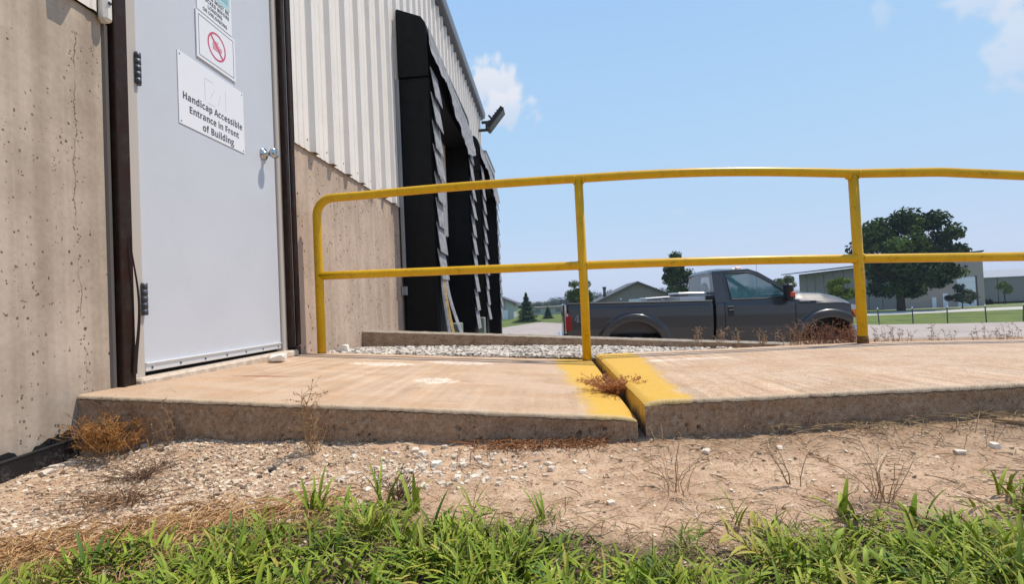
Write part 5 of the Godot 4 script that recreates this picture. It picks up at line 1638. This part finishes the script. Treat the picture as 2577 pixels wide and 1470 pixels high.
# ------------------------------------------------------------------ stones, edging, stick
func small_things() -> void:
	var meshes := []
	for i in 6: meshes.append(chip(600 + i, [0.55, 0.7, 0.6, 0.8, 0.5, 0.65][i], 1))
	var big := []
	for i in 5: big.append(chip(640 + i, [0.6, 0.75, 0.5, 0.65, 0.7][i], 2))
	# broken limestone strewn over the soil
	var places := [[], [], [], [], [], []]
	var cols := [[], [], [], [], [], []]
	var r := RandomNumberGenerator.new()
	r.seed = 661
	var put := func(x: float, z: float, s: float, y: float, c: Color, sunk: float) -> void:
		var k := r.randi() % 6
		var b := Basis(Vector3.UP, r.randf() * TAU) * Basis(Vector3.RIGHT, r.randf_range(-0.5, 0.5)) * Basis.from_scale(Vector3(s, s * r.randf_range(0.7, 1.1), s * r.randf_range(0.6, 1.0)))
		places[k].append(Transform3D(b, Vector3(x, y + s * sunk, z)))
		cols[k].append(c)
	var n := 0
	while n < 52000:
		var x := r.randf_range(-1.40, -0.35) if n > 24000 else r.randf_range(-1.40, 3.0)
		var z := r.randf_range(-1.41, -0.62)
		var dens := pick([[-1.4, 0.3], [-1.2, 0.45], [-1.08, 0.8], [-0.75, 0.75], [-0.6, 0.5], [-0.35, 0.42], [0.0, 0.5], [0.4, 0.5], [1.2, 0.5], [3.0, 0.4]], x)
		if z < -1.36 and x > -0.5: dens *= 0.5
		if z > grass_edge(x) + 0.1: dens *= 0.2
		n += 1
		if r.randf() > dens: continue
		var s := 0.0024 + 0.0085 * pow(r.randf(), 5.0)
		s *= lerpf(1.3, 1.0, smooth(-0.75, -0.4, x))
		var white := r.randf()
		var c := Color(0.66, 0.52, 0.37).lerp(Color(0.86, 0.74, 0.57), white)
		if r.randf() < 0.36: c = Color(0.50, 0.36, 0.25)
		if r.randf() < 0.06: c = Color(0.15, 0.105, 0.075)
		put.call(x, z, s, near_y(x, z), c, 0.12)
	n = 0
	while n < 420:     # a looser drift of paler chips
		var x := -0.34 + r.randfn() * 0.16
		var z := -1.23 + r.randfn() * 0.07
		n += 1
		if z < -1.39 or z > -1.0: continue
		put.call(x, z, 0.005 + 0.016 * pow(r.randf(), 2.5), near_y(x, z), Color(0.66, 0.55, 0.42).lerp(Color(0.82, 0.74, 0.62), r.randf()), 0.1)
	for i in 6:
		var o := many("limestone_chips" if i == 0 else "limestone_chips", meshes[i], M.stone, places[i], cols[i])
		tag(o, "small pale limestone chips and grit scattered over the soil", "gravel", "", "stuff")
	# gravel bed between landing and kerb
	for k in 6:
		places[k].clear()
		cols[k].clear()
	for i in 9000:
		var x := r.randf_range(WX + 0.02, 1.55)
		var z := r.randf_range(-3.70, -2.88)
		if x > 0.3 and r.randf() < smooth(0.6, 1.5, x): continue
		var s := r.randf_range(0.014, 0.032)
		if z > -2.925: s *= 0.5
		var c := Color(0.48, 0.43, 0.37).lerp(Color(0.80, 0.74, 0.65), pow(r.randf(), 0.8))
		if r.randf() < 0.10: c = Color(0.20, 0.18, 0.16)
		put.call(x, z, s, fill_y(x, z), c, 0.2)
	for i in 6:
		tag(many("gravel_bed", meshes[i], M.stone, places[i], cols[i]), "pale grey gravel filling the bed behind the landing", "gravel", "", "stuff")
	# stones one can tell apart
	var wh := Color(0.70, 0.60, 0.49)
	var list := [
		[-1.348, -1.276, 0.036, wh, 0, "white wedge shaped stone nearest the black edging"],
		[-1.318, -1.222, 0.032, wh, 1, "long white stone left of the wedge shaped one by the edging"],
		[-1.338, -1.312, 0.026, wh, 2, "flat cream stone right of the wedge shaped one by the edging"],
		[-1.395, -1.02, 0.035, wh, 3, "rounded cream stone at the left picture edge on the soil"],
		[-1.20, -1.405, 0.024, wh, 4, "cream stone in front of the rusty weed at the slab corner"],
		[-1.105, -1.348, 0.016, Color(0.03, 0.025, 0.022), 0, "round black pebble on the gravelly soil left"],
		[-0.719, -1.244, 0.026, Color(0.05, 0.04, 0.035), 1, "dark brown chip lying below the tall dead weed"],
		[-0.430, -1.335, 0.020, wh, 2, "pale chip left of the white drift, close to the slab"],
		[-0.379, -1.345, 0.028, wh, 3, "flat white stone at the top of the white drift"],
		[-0.352, -1.318, 0.030, wh, 4, "brick shaped white stone in the white drift"],
		[-0.305, -1.262, 0.038, Color(0.74, 0.72, 0.62), 0, "largest grey white stone in the middle of the white drift"],
		[-0.235, -1.262, 0.022, wh, 1, "upright white stone right of the largest one in the drift"],
		[-0.205, -1.300, 0.028, wh, 2, "tilted pinkish stone left of the root mat"],
		[-0.02, -1.245, 0.020, wh, 3, "lone white chip below the root mat"],
		[-0.015, -1.215, 0.024, Color(0.62, 0.50, 0.40), 4, "tan stone under the lone chip below the root mat"],
		[0.20, -1.33, 0.022, wh, 0, "small white stone below the slab joint"],
		[0.367, -1.293, 0.024, wh, 1, "pale flake left on the soil below the ramp slab"],
		[0.545, -1.30, 0.022, wh, 2, "pale narrow flake in the middle of the soil below the ramp"],
		[0.923, -1.245, 0.024, wh, 3, "white flake near the right edge, lower one of the pair"],
		[1.02, -1.275, 0.030, Color(0.70, 0.64, 0.54), 4, "broad pale stone near the right edge by the stick"],
		[0.30, -0.985, 0.019, wh, 0, "cream stone lying at the grass edge, right of centre"],
		[0.10, -1.01, 0.017, wh, 1, "cream stone lying at the grass edge in the centre"],
	]
	for q in list:
		var o := obj("stone", big[q[4]], null)
		var m: StandardMaterial3D = mat("stone_%d" % (list.find(q)), q[3].linear_to_srgb(), 0.9)
		o.material_override = m
		var s: float = q[2]
		o.transform = Transform3D(Basis(Vector3.UP, q[0] * 37.0) * Basis.from_scale(Vector3(s, s * 0.8, s * 0.75)), Vector3(q[0], near_y(q[0], q[1]) + s * 0.08, q[1]))
		tag(o, q[5], "stone", "loose stones on the soil")
	mat("stone_doorstep", lin(0.82, 0.77, 0.70), 0.9)
	var ds := obj("stone", big[1], M.stone_doorstep)
	ds.transform = Transform3D(Basis(Vector3.UP, 0.4) * Basis.from_scale(Vector3(0.07, 0.05, 0.11)), Vector3(-1.33, 0.070, -2.37))
	tag(ds, "chalky white lump lying against the door threshold", "stone")
	var ps := obj("stone", big[3], M.stone_doorstep)
	ps.transform = Transform3D(Basis(Vector3.UP, 1.9) * Basis.from_scale(Vector3(0.085, 0.085, 0.07)), Vector3(-1.30, 0.045, -3.08))
	tag(ps, "pale stone on the gravel right of the first rail post", "stone")
	# black plastic edging against the wall, scuffed, with a torn membrane behind it
	var e := thing("landscape_edging", Vector3(-1.39, -0.12, -1.2), "black plastic landscape edging along the foot of the concrete wall", "edging")
	vmat("edging_plastic", 0.5)
	textured(M.edging_plastic, noise_maps(671, 512, [[0.02, 0.3], [0.15, 0.35], [0.4, 0.35]], [Color(0.75, 0.75, 0.75), Color(0.9, 0.9, 0.9), Color(1, 1, 1)], 1.5, 1.5), 5.0, 0.4)
	var scuff := func(_u: float, _v: float, p: Vector3) -> Color:
		var smooth_part := smooth(-1.245, -1.240, p.z) * smooth(-1.195, -1.20, p.z)
		var k := nz.get_noise_2d(p.z * 330.0, p.y * 330.0)
		return Color(0.013, 0.013, 0.016).lerp(Color(0.10, 0.092, 0.087), smooth(0.05, 0.5, k) * (1.0 - smooth_part) * smooth(-0.062, -0.075, p.y))
	obj("edging_strip", sheet(220, 26, func(u, v):
		var z := lerpf(-1.372, -0.55, u)
		var yt := lerpf(-0.052, -0.086, u)
		var y := lerpf(-0.20, yt, v)
		return Vector3(-1.376 + 0.006 * u + nz.get_noise_1d(z * 9.0) * 0.002, y, z), Vector3(1, 0, 0), scuff), M.edging_plastic, e)
	var rd := stb(true)
	tube(rd, [Vector3(-1.378, -0.053, -1.373), Vector3(-1.376, -0.062, -1.1), Vector3(-1.371, -0.087, -0.55)], 0.0045, 8)
	obj("rolled_edge", fin(rd), M.rubber, e)
	obj("edging_end", bx(Vector3(-1.392, -0.2, -1.3745), Vector3(-1.374, -0.054, -1.371)), M.rubber, e)
	var st := stb()
	var zz := -1.372
	var prev := Vector3(-1.398, -0.028, zz)
	for i in 60:
		var z2 := -1.372 + (i + 1) * 0.013
		var hgt := pick([[-1.372, -0.030], [-1.33, -0.034], [-1.27, -0.045], [-1.25, -0.072], [-1.235, -0.075], [-1.215, -0.048], [-1.18, -0.044], [-1.0, -0.05], [-0.5, -0.07]], z2) + r.randf_range(-0.004, 0.004)
		var p := Vector3(-1.398 + r.randf_range(-0.003, 0.003), hgt, z2)
		quad(st, prev, p, Vector3(-1.398, -0.2, z2), Vector3(-1.398, -0.2, zz), Vector3.RIGHT)
		zz = z2
		prev = p
	obj("torn_membrane", fin(st), M.void_black, e)
	# stick at the right
	mat("stick", lin(0.34, 0.24, 0.14), 0.9)
	var sk := stb(true)
	tube(sk, [Vector3(1.10, near_y(1.10, -1.37) + 0.006, -1.375), Vector3(1.17, near_y(1.17, -1.34) + 0.009, -1.335), Vector3(1.34, near_y(1.34, -1.27) + 0.006, -1.27)], [0.003, 0.0055, 0.004], 7)
	tag(obj("stick", fin(sk), M.stick), "straight tan stick lying on the soil at the right edge", "stick")

# ------------------------------------------------------------------ dead weeds
# a dry plant: thin stems that fork, with seed heads or shrivelled leaves
func weed(at: Vector3, label: String, called: String, stems: int, height: float, lean: float, forks: int, heads: int, head_r: float, c0: Color, c1: Color, seed_: int, thick := 0.0009, up := 1.0, strewn := 0.0) -> Node3D:
	var w := thing(called, at, label, "weed", "dead weeds round the slabs")
	var r := RandomNumberGenerator.new()
	r.seed = seed_
	var st := stb()
	var hs := stb()
	var any := false
	for i in stems:
		var an := r.randf() * TAU
		var out := Vector3(cos(an), 0, sin(an))
		var hgt := height * r.randf_range(0.5, 1.0)
		var l := lean * r.randf_range(0.2, 1.0)
		var p0 := out * lean * 0.25 * r.randf()
		if strewn > 0.0:
			p0 = Vector3(r.randfn() * strewn, 0.0, r.randf_range(-0.01, 0.05))
			l *= 0.55
		var path := []
		var bow := Vector3(r.randfn(), 0, r.randfn()) * 0.08 * hgt
		for k in 6:
			var t := k / 5.0
			path.append(p0 + out * l * t * t + Vector3.UP * hgt * up * (t - 0.25 * (1.0 - up) * t * t) + bow * sin(t * PI) + Vector3(r.randfn(), r.randfn(), r.randfn()) * hgt * 0.012)
		st.set_color(c0.lerp(c1, r.randf()))
		tube(st, path, [thick * 1.3, thick * 1.2, thick, thick * 0.9, thick * 0.8, thick * 0.6], 4, false)
		for f in forks:
			var b: Vector3 = path[1 + r.randi() % 5]
			var d := (out * r.randf_range(-1, 1) + Vector3(r.randfn(), r.randf_range(0.1, 1.0) * up, r.randfn()) * 0.6).normalized() * hgt * r.randf_range(0.12, 0.34)
			var tip := b + d
			st.set_color(c0.lerp(c1, r.randf()))
			tube(st, [b, b + d * 0.5 + Vector3.UP * d.length() * 0.06, tip], [thick * 0.8, thick * 0.65, thick * 0.5], 3, false)
			for h in heads:
				any = true
				var q := b.lerp(tip, r.randf_range(0.35, 1.05)) + Vector3(r.randfn(), r.randfn(), r.randfn()) * head_r * 1.2
				var s := head_r * r.randf_range(0.5, 1.2)
				hs.set_color(c0.lerp(c1, r.randf_range(0.2, 1.0)) * 1.15)
				var ax := Vector3(r.randfn(), r.randfn(), r.randfn()).normalized()
				var bx_ := ax.cross(Vector3.UP).normalized()
				var cx := ax.cross(bx_)
				for s1 in [-1.0, 1.0]:
					quad(hs, q + ax * s * 1.6, q + bx_ * s, q - ax * s * 1.6, q + cx * s * 0.5 * s1, cx * s1)
					quad(hs, q + ax * s * 1.6, q - bx_ * s, q - ax * s * 1.6, q + cx * s * 0.5 * s1, cx * s1)
	obj("stems", fin(st), M.dry, w, true)
	if any: obj("seed_heads", fin(hs), M.dry, w, true)
	return w

func weeds() -> void:
	var rust0 := Color(0.20, 0.085, 0.025)
	var rust1 := Color(0.42, 0.21, 0.075)
	var tan0 := Color(0.24, 0.15, 0.085)
	var tan1 := Color(0.50, 0.35, 0.20)
	var dark0 := Color(0.10, 0.065, 0.045)
	var dark1 := Color(0.28, 0.18, 0.115)
	weed(Vector3(-1.27, -0.085, -1.372), "bushy rust brown dead weed at the left slab corner", "dead_weed", 85, 0.12, 0.17, 6, 3, 0.0021, Color(0.28, 0.125, 0.035), Color(0.52, 0.28, 0.09), 701, 0.0008, 0.85, 0.04)
	weed(Vector3(-1.10, -0.085, -1.39), "thin pale dead weed right of the bushy rust one", "dead_weed", 9, 0.12, 0.05, 5, 3, 0.0022, tan0, tan1, 703)
	weed(Vector3(-0.655, -0.105, -1.335), "tall lacy dead weed standing before the landing slab", "dead_weed", 11, 0.195, 0.045, 9, 3, 0.0021, tan0, Color(0.46, 0.28, 0.13), 705)
	weed(Vector3(-1.04, -0.12, -1.20), "dark wiry dead plant on the limestone chips", "dead_weed", 40, 0.085, 0.12, 4, 1, 0.0022, dark0, dark1, 707, 0.001, 0.6)
	weed(Vector3(-0.94, -0.12, -1.05), "brown sprawling dead plant at the left grass edge", "dead_weed", 46, 0.075, 0.15, 4, 1, 0.0022, Color(0.15, 0.085, 0.05), Color(0.36, 0.22, 0.12), 709, 0.001, 0.6)
	weed(Vector3(-0.33, -0.12, -1.04), "small grey brown dead plant among the tall blades", "dead_weed", 26, 0.06, 0.07, 4, 2, 0.002, dark0, dark1, 711)
	weed(Vector3(-0.11, -0.105, -1.385), "rusty dead root mat against the landing slab, left half", "dead_root_mat", 90, 0.036, 0.16, 3, 1, 0.002, Color(0.17, 0.065, 0.025), Color(0.36, 0.17, 0.07), 713, 0.0013, 0.5, 0.06)
	weed(Vector3(0.06, -0.105, -1.385), "rusty dead root mat against the landing slab, right half", "dead_root_mat", 70, 0.032, 0.12, 3, 1, 0.002, Color(0.17, 0.065, 0.025), Color(0.34, 0.16, 0.065), 715, 0.0013, 0.5, 0.06)
	weed(Vector3(0.205, -0.055, -1.80), "orange brown dead weed growing in the slab joint", "dead_weed", 120, 0.075, 0.11, 5, 3, 0.0028, Color(0.36, 0.15, 0.055), Color(0.64, 0.34, 0.16), 717, 0.0011, 0.8)
	weed(Vector3(0.481, -0.12, -1.09), "upright dry twig with side shoots on the bare soil", "dead_weed", 6, 0.105, 0.05, 5, 0, 0.002, Color(0.25, 0.17, 0.10), Color(0.40, 0.28, 0.16), 719, 0.0009)
	weed(Vector3(0.60, -0.12, -1.0), "spray of thin dry grass stalks right of the dry twig", "dead_weed", 14, 0.11, 0.10, 2, 0, 0.002, tan0, tan1, 721, 0.0008)
	weed(Vector3(0.235, -0.12, -1.06), "loose spray of dry grass stalks left of the dry twig", "dead_weed", 12, 0.12, 0.13, 1, 0, 0.002, tan0, tan1, 723, 0.0007)
	weed(Vector3(0.75, -0.075, -1.385), "tangle of straw lying against the ramp slab", "dead_weed", 70, 0.03, 0.16, 2, 0, 0.002, Color(0.20, 0.135, 0.07), Color(0.40, 0.29, 0.16), 725, 0.0008, 0.4, 0.13)
	weed(Vector3(1.16, -0.06, -1.385), "tangle of straw under the ramp slab at the right", "dead_weed", 60, 0.035, 0.16, 2, 0, 0.002, Color(0.20, 0.135, 0.07), Color(0.40, 0.29, 0.16), 727, 0.0008, 0.4, 0.13)
	# behind the rail
	weed(Vector3(1.44, -0.06, -3.12), "reddish dry weeds behind the ramp, left end of the thick clump", "dry_weed", 22, 0.15, 0.05, 4, 2, 0.0034, Color(0.22, 0.11, 0.06), Color(0.50, 0.32, 0.20), 741, 0.0012, 1.0, 0.04)
	weed(Vector3(1.55, -0.06, -3.08), "reddish dry weeds in the middle of the clump before the truck wheel", "dry_weed", 40, 0.16, 0.06, 4, 2, 0.0034, Color(0.22, 0.10, 0.06), Color(0.46, 0.27, 0.16), 743, 0.0012, 1.0, 0.04)
	weed(Vector3(1.66, -0.06, -3.06), "reddish dry weeds of the clump left of the third post foot", "dry_weed", 40, 0.14, 0.06, 4, 2, 0.0034, Color(0.24, 0.10, 0.06), Color(0.44, 0.24, 0.14), 745, 0.0012, 1.0, 0.04)
	weed(Vector3(1.73, -0.06, -3.10), "reddish dry weeds at the right end of the clump by the third post", "dry_weed", 24, 0.125, 0.05, 4, 2, 0.0034, Color(0.24, 0.10, 0.06), Color(0.44, 0.24, 0.14), 747, 0.0012, 1.0, 0.04)
	var solo := [[0.981, "tan seed stalks on the kerb below the gap between bed and cab", 7, 0.14], [1.145, "tan seed stalks on the kerb below the rear of the truck door", 7, 0.14], [1.24, "short tan seed stalks on the kerb below the door handle", 5, 0.13], [1.416, "tall tan seed stalks on the kerb below the door mirror", 9, 0.145], [1.514, "single thin seed stalk right of the tall tan ones", 3, 0.14]]
	for i in solo.size():
		weed(Vector3(solo[i][0], -0.075 - 0.02 * i * 0.3, -3.55), solo[i][1], "dry_weed", solo[i][2], solo[i][3], 0.03, 5, 3, 0.0038, Color(0.30, 0.20, 0.12), Color(0.55, 0.40, 0.26), 751 + i * 2, 0.0013, 1.0, 0.012)
	var rgt := [[1.95, "pale dry weeds just right of the third post foot", 9, 0.11], [2.03, "pale seed stalks right of the third post", 6, 0.12], [2.10, "grey dry stalks below the first fence post", 4, 0.10], [2.24, "grey dry stalks below the second fence post", 4, 0.11], [2.33, "thin grey dry stalks below the small white doors", 4, 0.10], [2.49, "grey dry stalks below the overhead door", 5, 0.11], [2.60, "thin dry stalks below the far right fence posts", 6, 0.09], [2.68, "last dry stalks before the right picture edge", 5, 0.10]]
	for i in rgt.size():
		weed(Vector3(rgt[i][0], -0.07, -3.2), rgt[i][1], "dry_weed", rgt[i][2], rgt[i][3], 0.035, 5, 3, 0.0032, Color(0.30, 0.22, 0.16), Color(0.60, 0.48, 0.37), 771 + i * 2, 0.0011, 1.0, 0.016)
	# straw and bits of dead grass lying about
	var r := RandomNumberGenerator.new()
	r.seed = 791
	var st := stb()
	tube(st, [Vector3(-0.5, 0, 0), Vector3(-0.15, 0.06, 0.03), Vector3(0.2, 0.05, -0.02), Vector3(0.5, 0, 0.03)], [0.018, 0.02, 0.018, 0.010], 3, false)
	var straw := fin(st)
	var places := []
	var cols := []
	for i in 5200:
		var x := r.randf_range(-1.38, 2.6)
		var z := r.randf_range(-1.41, -0.7)
		var d := 0.25
		if x > 0.1: d = 0.55 + 0.45 * smooth(-1.15, -1.38, z)
		if z > grass_edge(x) - 0.12: d = 0.9
		if r.randf() > d: continue
		var l := r.randf_range(0.012, 0.055)
		var b := Basis(Vector3.UP, r.randf() * TAU) * Basis(Vector3.BACK, r.randf_range(-0.15, 0.3)) * Basis.from_scale(Vector3(l, l * r.randf_range(0.6, 1.4), l))
		places.append(Transform3D(b, Vector3(x, near_y(x, z) + 0.003, z)))
		cols.append(Color(0.16, 0.10, 0.06).lerp(Color(0.52, 0.40, 0.25), r.randf()))
	for i in 2600:
		var x := r.randf_range(-0.9, 2.2)
		var z := grass_edge(x) + absf(r.randfn()) * 0.14 - 0.02
		var l := r.randf_range(0.015, 0.045)
		var b := Basis(Vector3.UP, r.randf() * TAU) * Basis(Vector3.BACK, r.randf_range(-0.1, 0.6)) * Basis.from_scale(Vector3(l, l * r.randf_range(0.8, 1.8), l))
		places.append(Transform3D(b, Vector3(x, near_y(x, z) + r.randf() * 0.015, z)))
		cols.append(Color(0.22, 0.14, 0.07).lerp(Color(0.50, 0.40, 0.22), r.randf()))
	for i in 7000:
		var x := r.randf_range(-1.38, -0.25)
		var z := grass_edge(x) + r.randfn() * 0.08 - 0.015
		if r.randf() < smooth(-0.8, -0.3, x): continue
		var l := r.randf_range(0.02, 0.06)
		var b := Basis(Vector3.UP, r.randf() * TAU) * Basis(Vector3.BACK, r.randf_range(-0.1, 0.7)) * Basis.from_scale(Vector3(l, l * r.randf_range(0.8, 1.8), l))
		places.append(Transform3D(b, Vector3(x, near_y(x, z) + 0.005, z)))
		cols.append(Color(0.30, 0.15, 0.055).lerp(Color(0.58, 0.37, 0.17), r.randf()))
	tag(many("straw_litter", straw, M.dry, places, cols), "dry straw and grass clippings scattered over the soil", "straw", "", "stuff")

# ------------------------------------------------------------------ the near grass
# one blade in its own mesh space: rises along y, bends towards +x, folded along its middle
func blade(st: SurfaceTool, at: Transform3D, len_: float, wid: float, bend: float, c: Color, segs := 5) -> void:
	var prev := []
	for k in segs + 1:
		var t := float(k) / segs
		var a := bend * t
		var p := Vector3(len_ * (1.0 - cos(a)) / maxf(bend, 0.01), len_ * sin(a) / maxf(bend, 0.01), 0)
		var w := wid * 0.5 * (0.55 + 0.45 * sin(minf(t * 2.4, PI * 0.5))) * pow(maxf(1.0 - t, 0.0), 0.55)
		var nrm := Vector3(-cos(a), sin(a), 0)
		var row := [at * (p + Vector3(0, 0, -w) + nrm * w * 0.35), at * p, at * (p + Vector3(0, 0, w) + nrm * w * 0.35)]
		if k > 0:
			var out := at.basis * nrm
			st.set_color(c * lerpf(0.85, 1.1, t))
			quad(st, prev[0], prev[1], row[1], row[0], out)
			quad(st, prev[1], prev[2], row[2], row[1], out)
		prev = row

func tuft(seed_: int, n: int, lo: float, hi: float, wid: float, spread: float, dry: float, upright: float) -> ArrayMesh:
	var r := RandomNumberGenerator.new()
	r.seed = seed_
	var st := stb(true)
	for i in n:
		var an := r.randf() * TAU
		var l := r.randf_range(lo, hi)
		var tilt := r.randf_range(0.15, 1.15) * (1.2 - upright)
		var b := Basis(Vector3.UP, an) * Basis(Vector3.BACK, -tilt)
		var c := Color(1, 1, 1)
		if r.randf() < dry: c = Color(3.2, 1.5, 1.6)
		else: c = Color(r.randf_range(0.75, 1.35), r.randf_range(0.85, 1.15), r.randf_range(0.6, 1.3))
		blade(st, Transform3D(b, Vector3(cos(an + 1.0), 0, -sin(an + 1.0)) * spread * r.randf()), l, wid * r.randf_range(0.6, 1.2), r.randf_range(0.3, 1.6), c)
	return fin(st)

func runner(seed_: int) -> ArrayMesh:     # creeping stem with short broad leaves on both sides
	var r := RandomNumberGenerator.new()
	r.seed = seed_
	var st := stb(true)
	var p := Vector3.ZERO
	var dir := Vector3(1, 0.35, 0)
	var path := [p]
	for k in 7:
		dir = (dir + Vector3(0, -0.06, r.randfn() * 0.25)).normalized()
		p += dir * 0.014
		p.y = maxf(p.y, 0.004)
		path.append(p)
		for s in [-1.0, 1.0]:
			if r.randf() < 0.8:
				var b := Basis(Vector3.UP, -s * r.randf_range(0.7, 1.3)) * Basis(Vector3.BACK, -r.randf_range(0.5, 1.2))
				blade(st, Transform3D(b, p), r.randf_range(0.022, 0.046), r.randf_range(0.005, 0.0085), r.randf_range(0.3, 1.2), Color(r.randf_range(0.85, 1.3), 1.0, r.randf_range(0.7, 1.2)), 4)
	st.set_color(Color(1.3, 0.9, 0.9))
	tube(st, path, 0.0011, 4, false)
	return fin(st)

func lawn_grass() -> void:
	var kinds := []
	for i in 4: kinds.append(tuft(801 + i, 11, 0.030, 0.070, 0.0052, 0.02, 0.12, 0.12))
	for i in 3: kinds.append(tuft(811 + i, 8, 0.032, 0.066, 0.0082, 0.015, 0.03, 0.10))
	for i in 4: kinds.append(runner(821 + i))
	for i in 2: kinds.append(tuft(831 + i, 16, 0.025, 0.065, 0.0022, 0.025, 0.55, 0.35))
	kinds.append(tuft(841, 14, 0.03, 0.065, 0.002, 0.02, 1.0, 0.3))
	var places := []
	var cols := []
	for k in kinds: places.append([]); cols.append([])
	var r := RandomNumberGenerator.new()
	r.seed = 851
	var n := 0
	while n < 19000:
		n += 1
		var x := r.randf_range(-1.40, 3.2)
		var z := r.randf_range(-1.35, 1.3)
		if n > 11000: z = r.randf_range(-1.1, -0.5)
		var e := z - grass_edge(x) + nz.get_noise_2d(x * 20.0, z * 20.0) * 0.07
		if e < -0.02: continue
		var dens := smooth(-0.02, 0.07, e)
		var patch := nz.get_noise_2d(x * 11.0 + 300.0, z * 11.0)
		dens *= smooth(-0.2, 0.14, patch) * 0.88 + 0.12
		if z > -0.45: dens *= 0.5
		if r.randf() > dens: continue
		var lefty := smooth(-0.72, -0.95, x)
		var k: int
		var q := r.randf()
		if q < lefty * 0.75: k = 11 + r.randi() % 3
		elif q < 0.20: k = r.randi() % 4
		elif q < 0.44: k = 4 + r.randi() % 3
		elif q < 0.80: k = 7 + r.randi() % 4
		else: k = 11 + r.randi() % 3
		var s := r.randf_range(0.65, 1.35) * lerpf(0.7, 1.0, smooth(0.0, 0.10, e)) * lerpf(1.0, 0.75, lefty)
		var b := Basis(Vector3.UP, r.randf() * TAU) * Basis(Vector3.RIGHT, r.randfn() * 0.18) * Basis.from_scale(Vector3.ONE * s)
		places[k].append(Transform3D(b, Vector3(x, near_y(x, z) - 0.003, z)))
		var g := Color(0.10, 0.165, 0.014).lerp(Color(0.30, 0.37, 0.048), clampf(0.45 + patch * 0.9 + r.randfn() * 0.32, 0.0, 1.0))
		if r.randf() < 0.10: g = Color(0.09, 0.16, 0.03)
		if r.randf() < 0.08: g = Color(0.36, 0.33, 0.07)
		if k >= 11: g = g.lerp(Color(0.22, 0.19, 0.06), 0.5)
		if k == 13: g = Color(0.14, 0.125, 0.05).lerp(Color(0.20, 0.165, 0.075), r.randf())
		cols[k].append(g)
	for k in kinds.size():
		if places[k].size():
			tag(many("grass", kinds[k], M.blade, places[k], cols[k]), "low green crabgrass lawn along the bottom of the picture", "grass", "", "stuff")
	# tufts one can tell apart, standing over the rest
	var tall := [
		[-0.5, -0.990, 9, 0.095, 0.0115, 0.8, "broad bladed grass tuft fanning out left of centre, the largest"],
		[-0.345, -1.000, 5, 0.125, 0.0105, 1.05, "tall narrow grass blades standing right of the largest tuft"],
		[-0.29, -0.990, 4, 0.105, 0.0125, 1.05, "single broad upright blade right of the tall narrow ones"],
		[-0.455, -0.965, 6, 0.085, 0.0105, 0.9, "bright bent grass blades at the right foot of the largest tuft"],
		[-0.17, -0.980, 6, 0.075, 0.006, 0.8, "slender grass tuft at the grass edge below the white drift"],
		[-0.03, -0.935, 6, 0.07, 0.007, 0.7, "short broad grass tuft in the centre of the grass edge"],
		[0.5, -0.935, 9, 0.07, 0.0125, 0.25, "dark green wide leaved tuft right of centre below the dry twig"],
		[0.6, -0.905, 9, 0.07, 0.012, 0.25, "yellow green wide leaved tuft left of the right picture edge"],
		[0.84, -1.035, 9, 0.085, 0.008, 0.7, "dense grass tuft at the right picture edge"],
		[0.3, -0.905, 6, 0.08, 0.006, 0.8, "thin curved grass tuft under the loose dry stalks"]]
	var i := 0
	for q in tall:
		var t := thing("grass_tuft", Vector3(q[0], near_y(q[0], q[1]), q[1]), q[6], "grass tuft", "taller tufts along the grass edge")
		var rr := RandomNumberGenerator.new()
		rr.seed = 871 + i
		for b in q[2]:
			var st := stb(true)
			var an := rr.randf() * TAU
			if i == 0: an = lerpf(-0.9, PI + 0.6, float(b) / (q[2] - 1))
			var bs := Basis(Vector3.UP, an) * Basis(Vector3.BACK, -rr.randf_range(0.1, 1.05) * (1.2 - q[5] * 0.7))
			var c := Color(0.15, 0.235, 0.022).lerp(Color(0.32, 0.38, 0.045), rr.randf())
			blade(st, Transform3D(bs, Vector3(rr.randfn(), 0, rr.randfn()) * 0.008), q[3] * rr.randf_range(0.7, 1.05), q[4] * rr.randf_range(0.75, 1.1), rr.randf_range(0.2, 1.0), c, 7)
			obj("grass_blade", fin(st), M.blade, t, true)
		i += 1
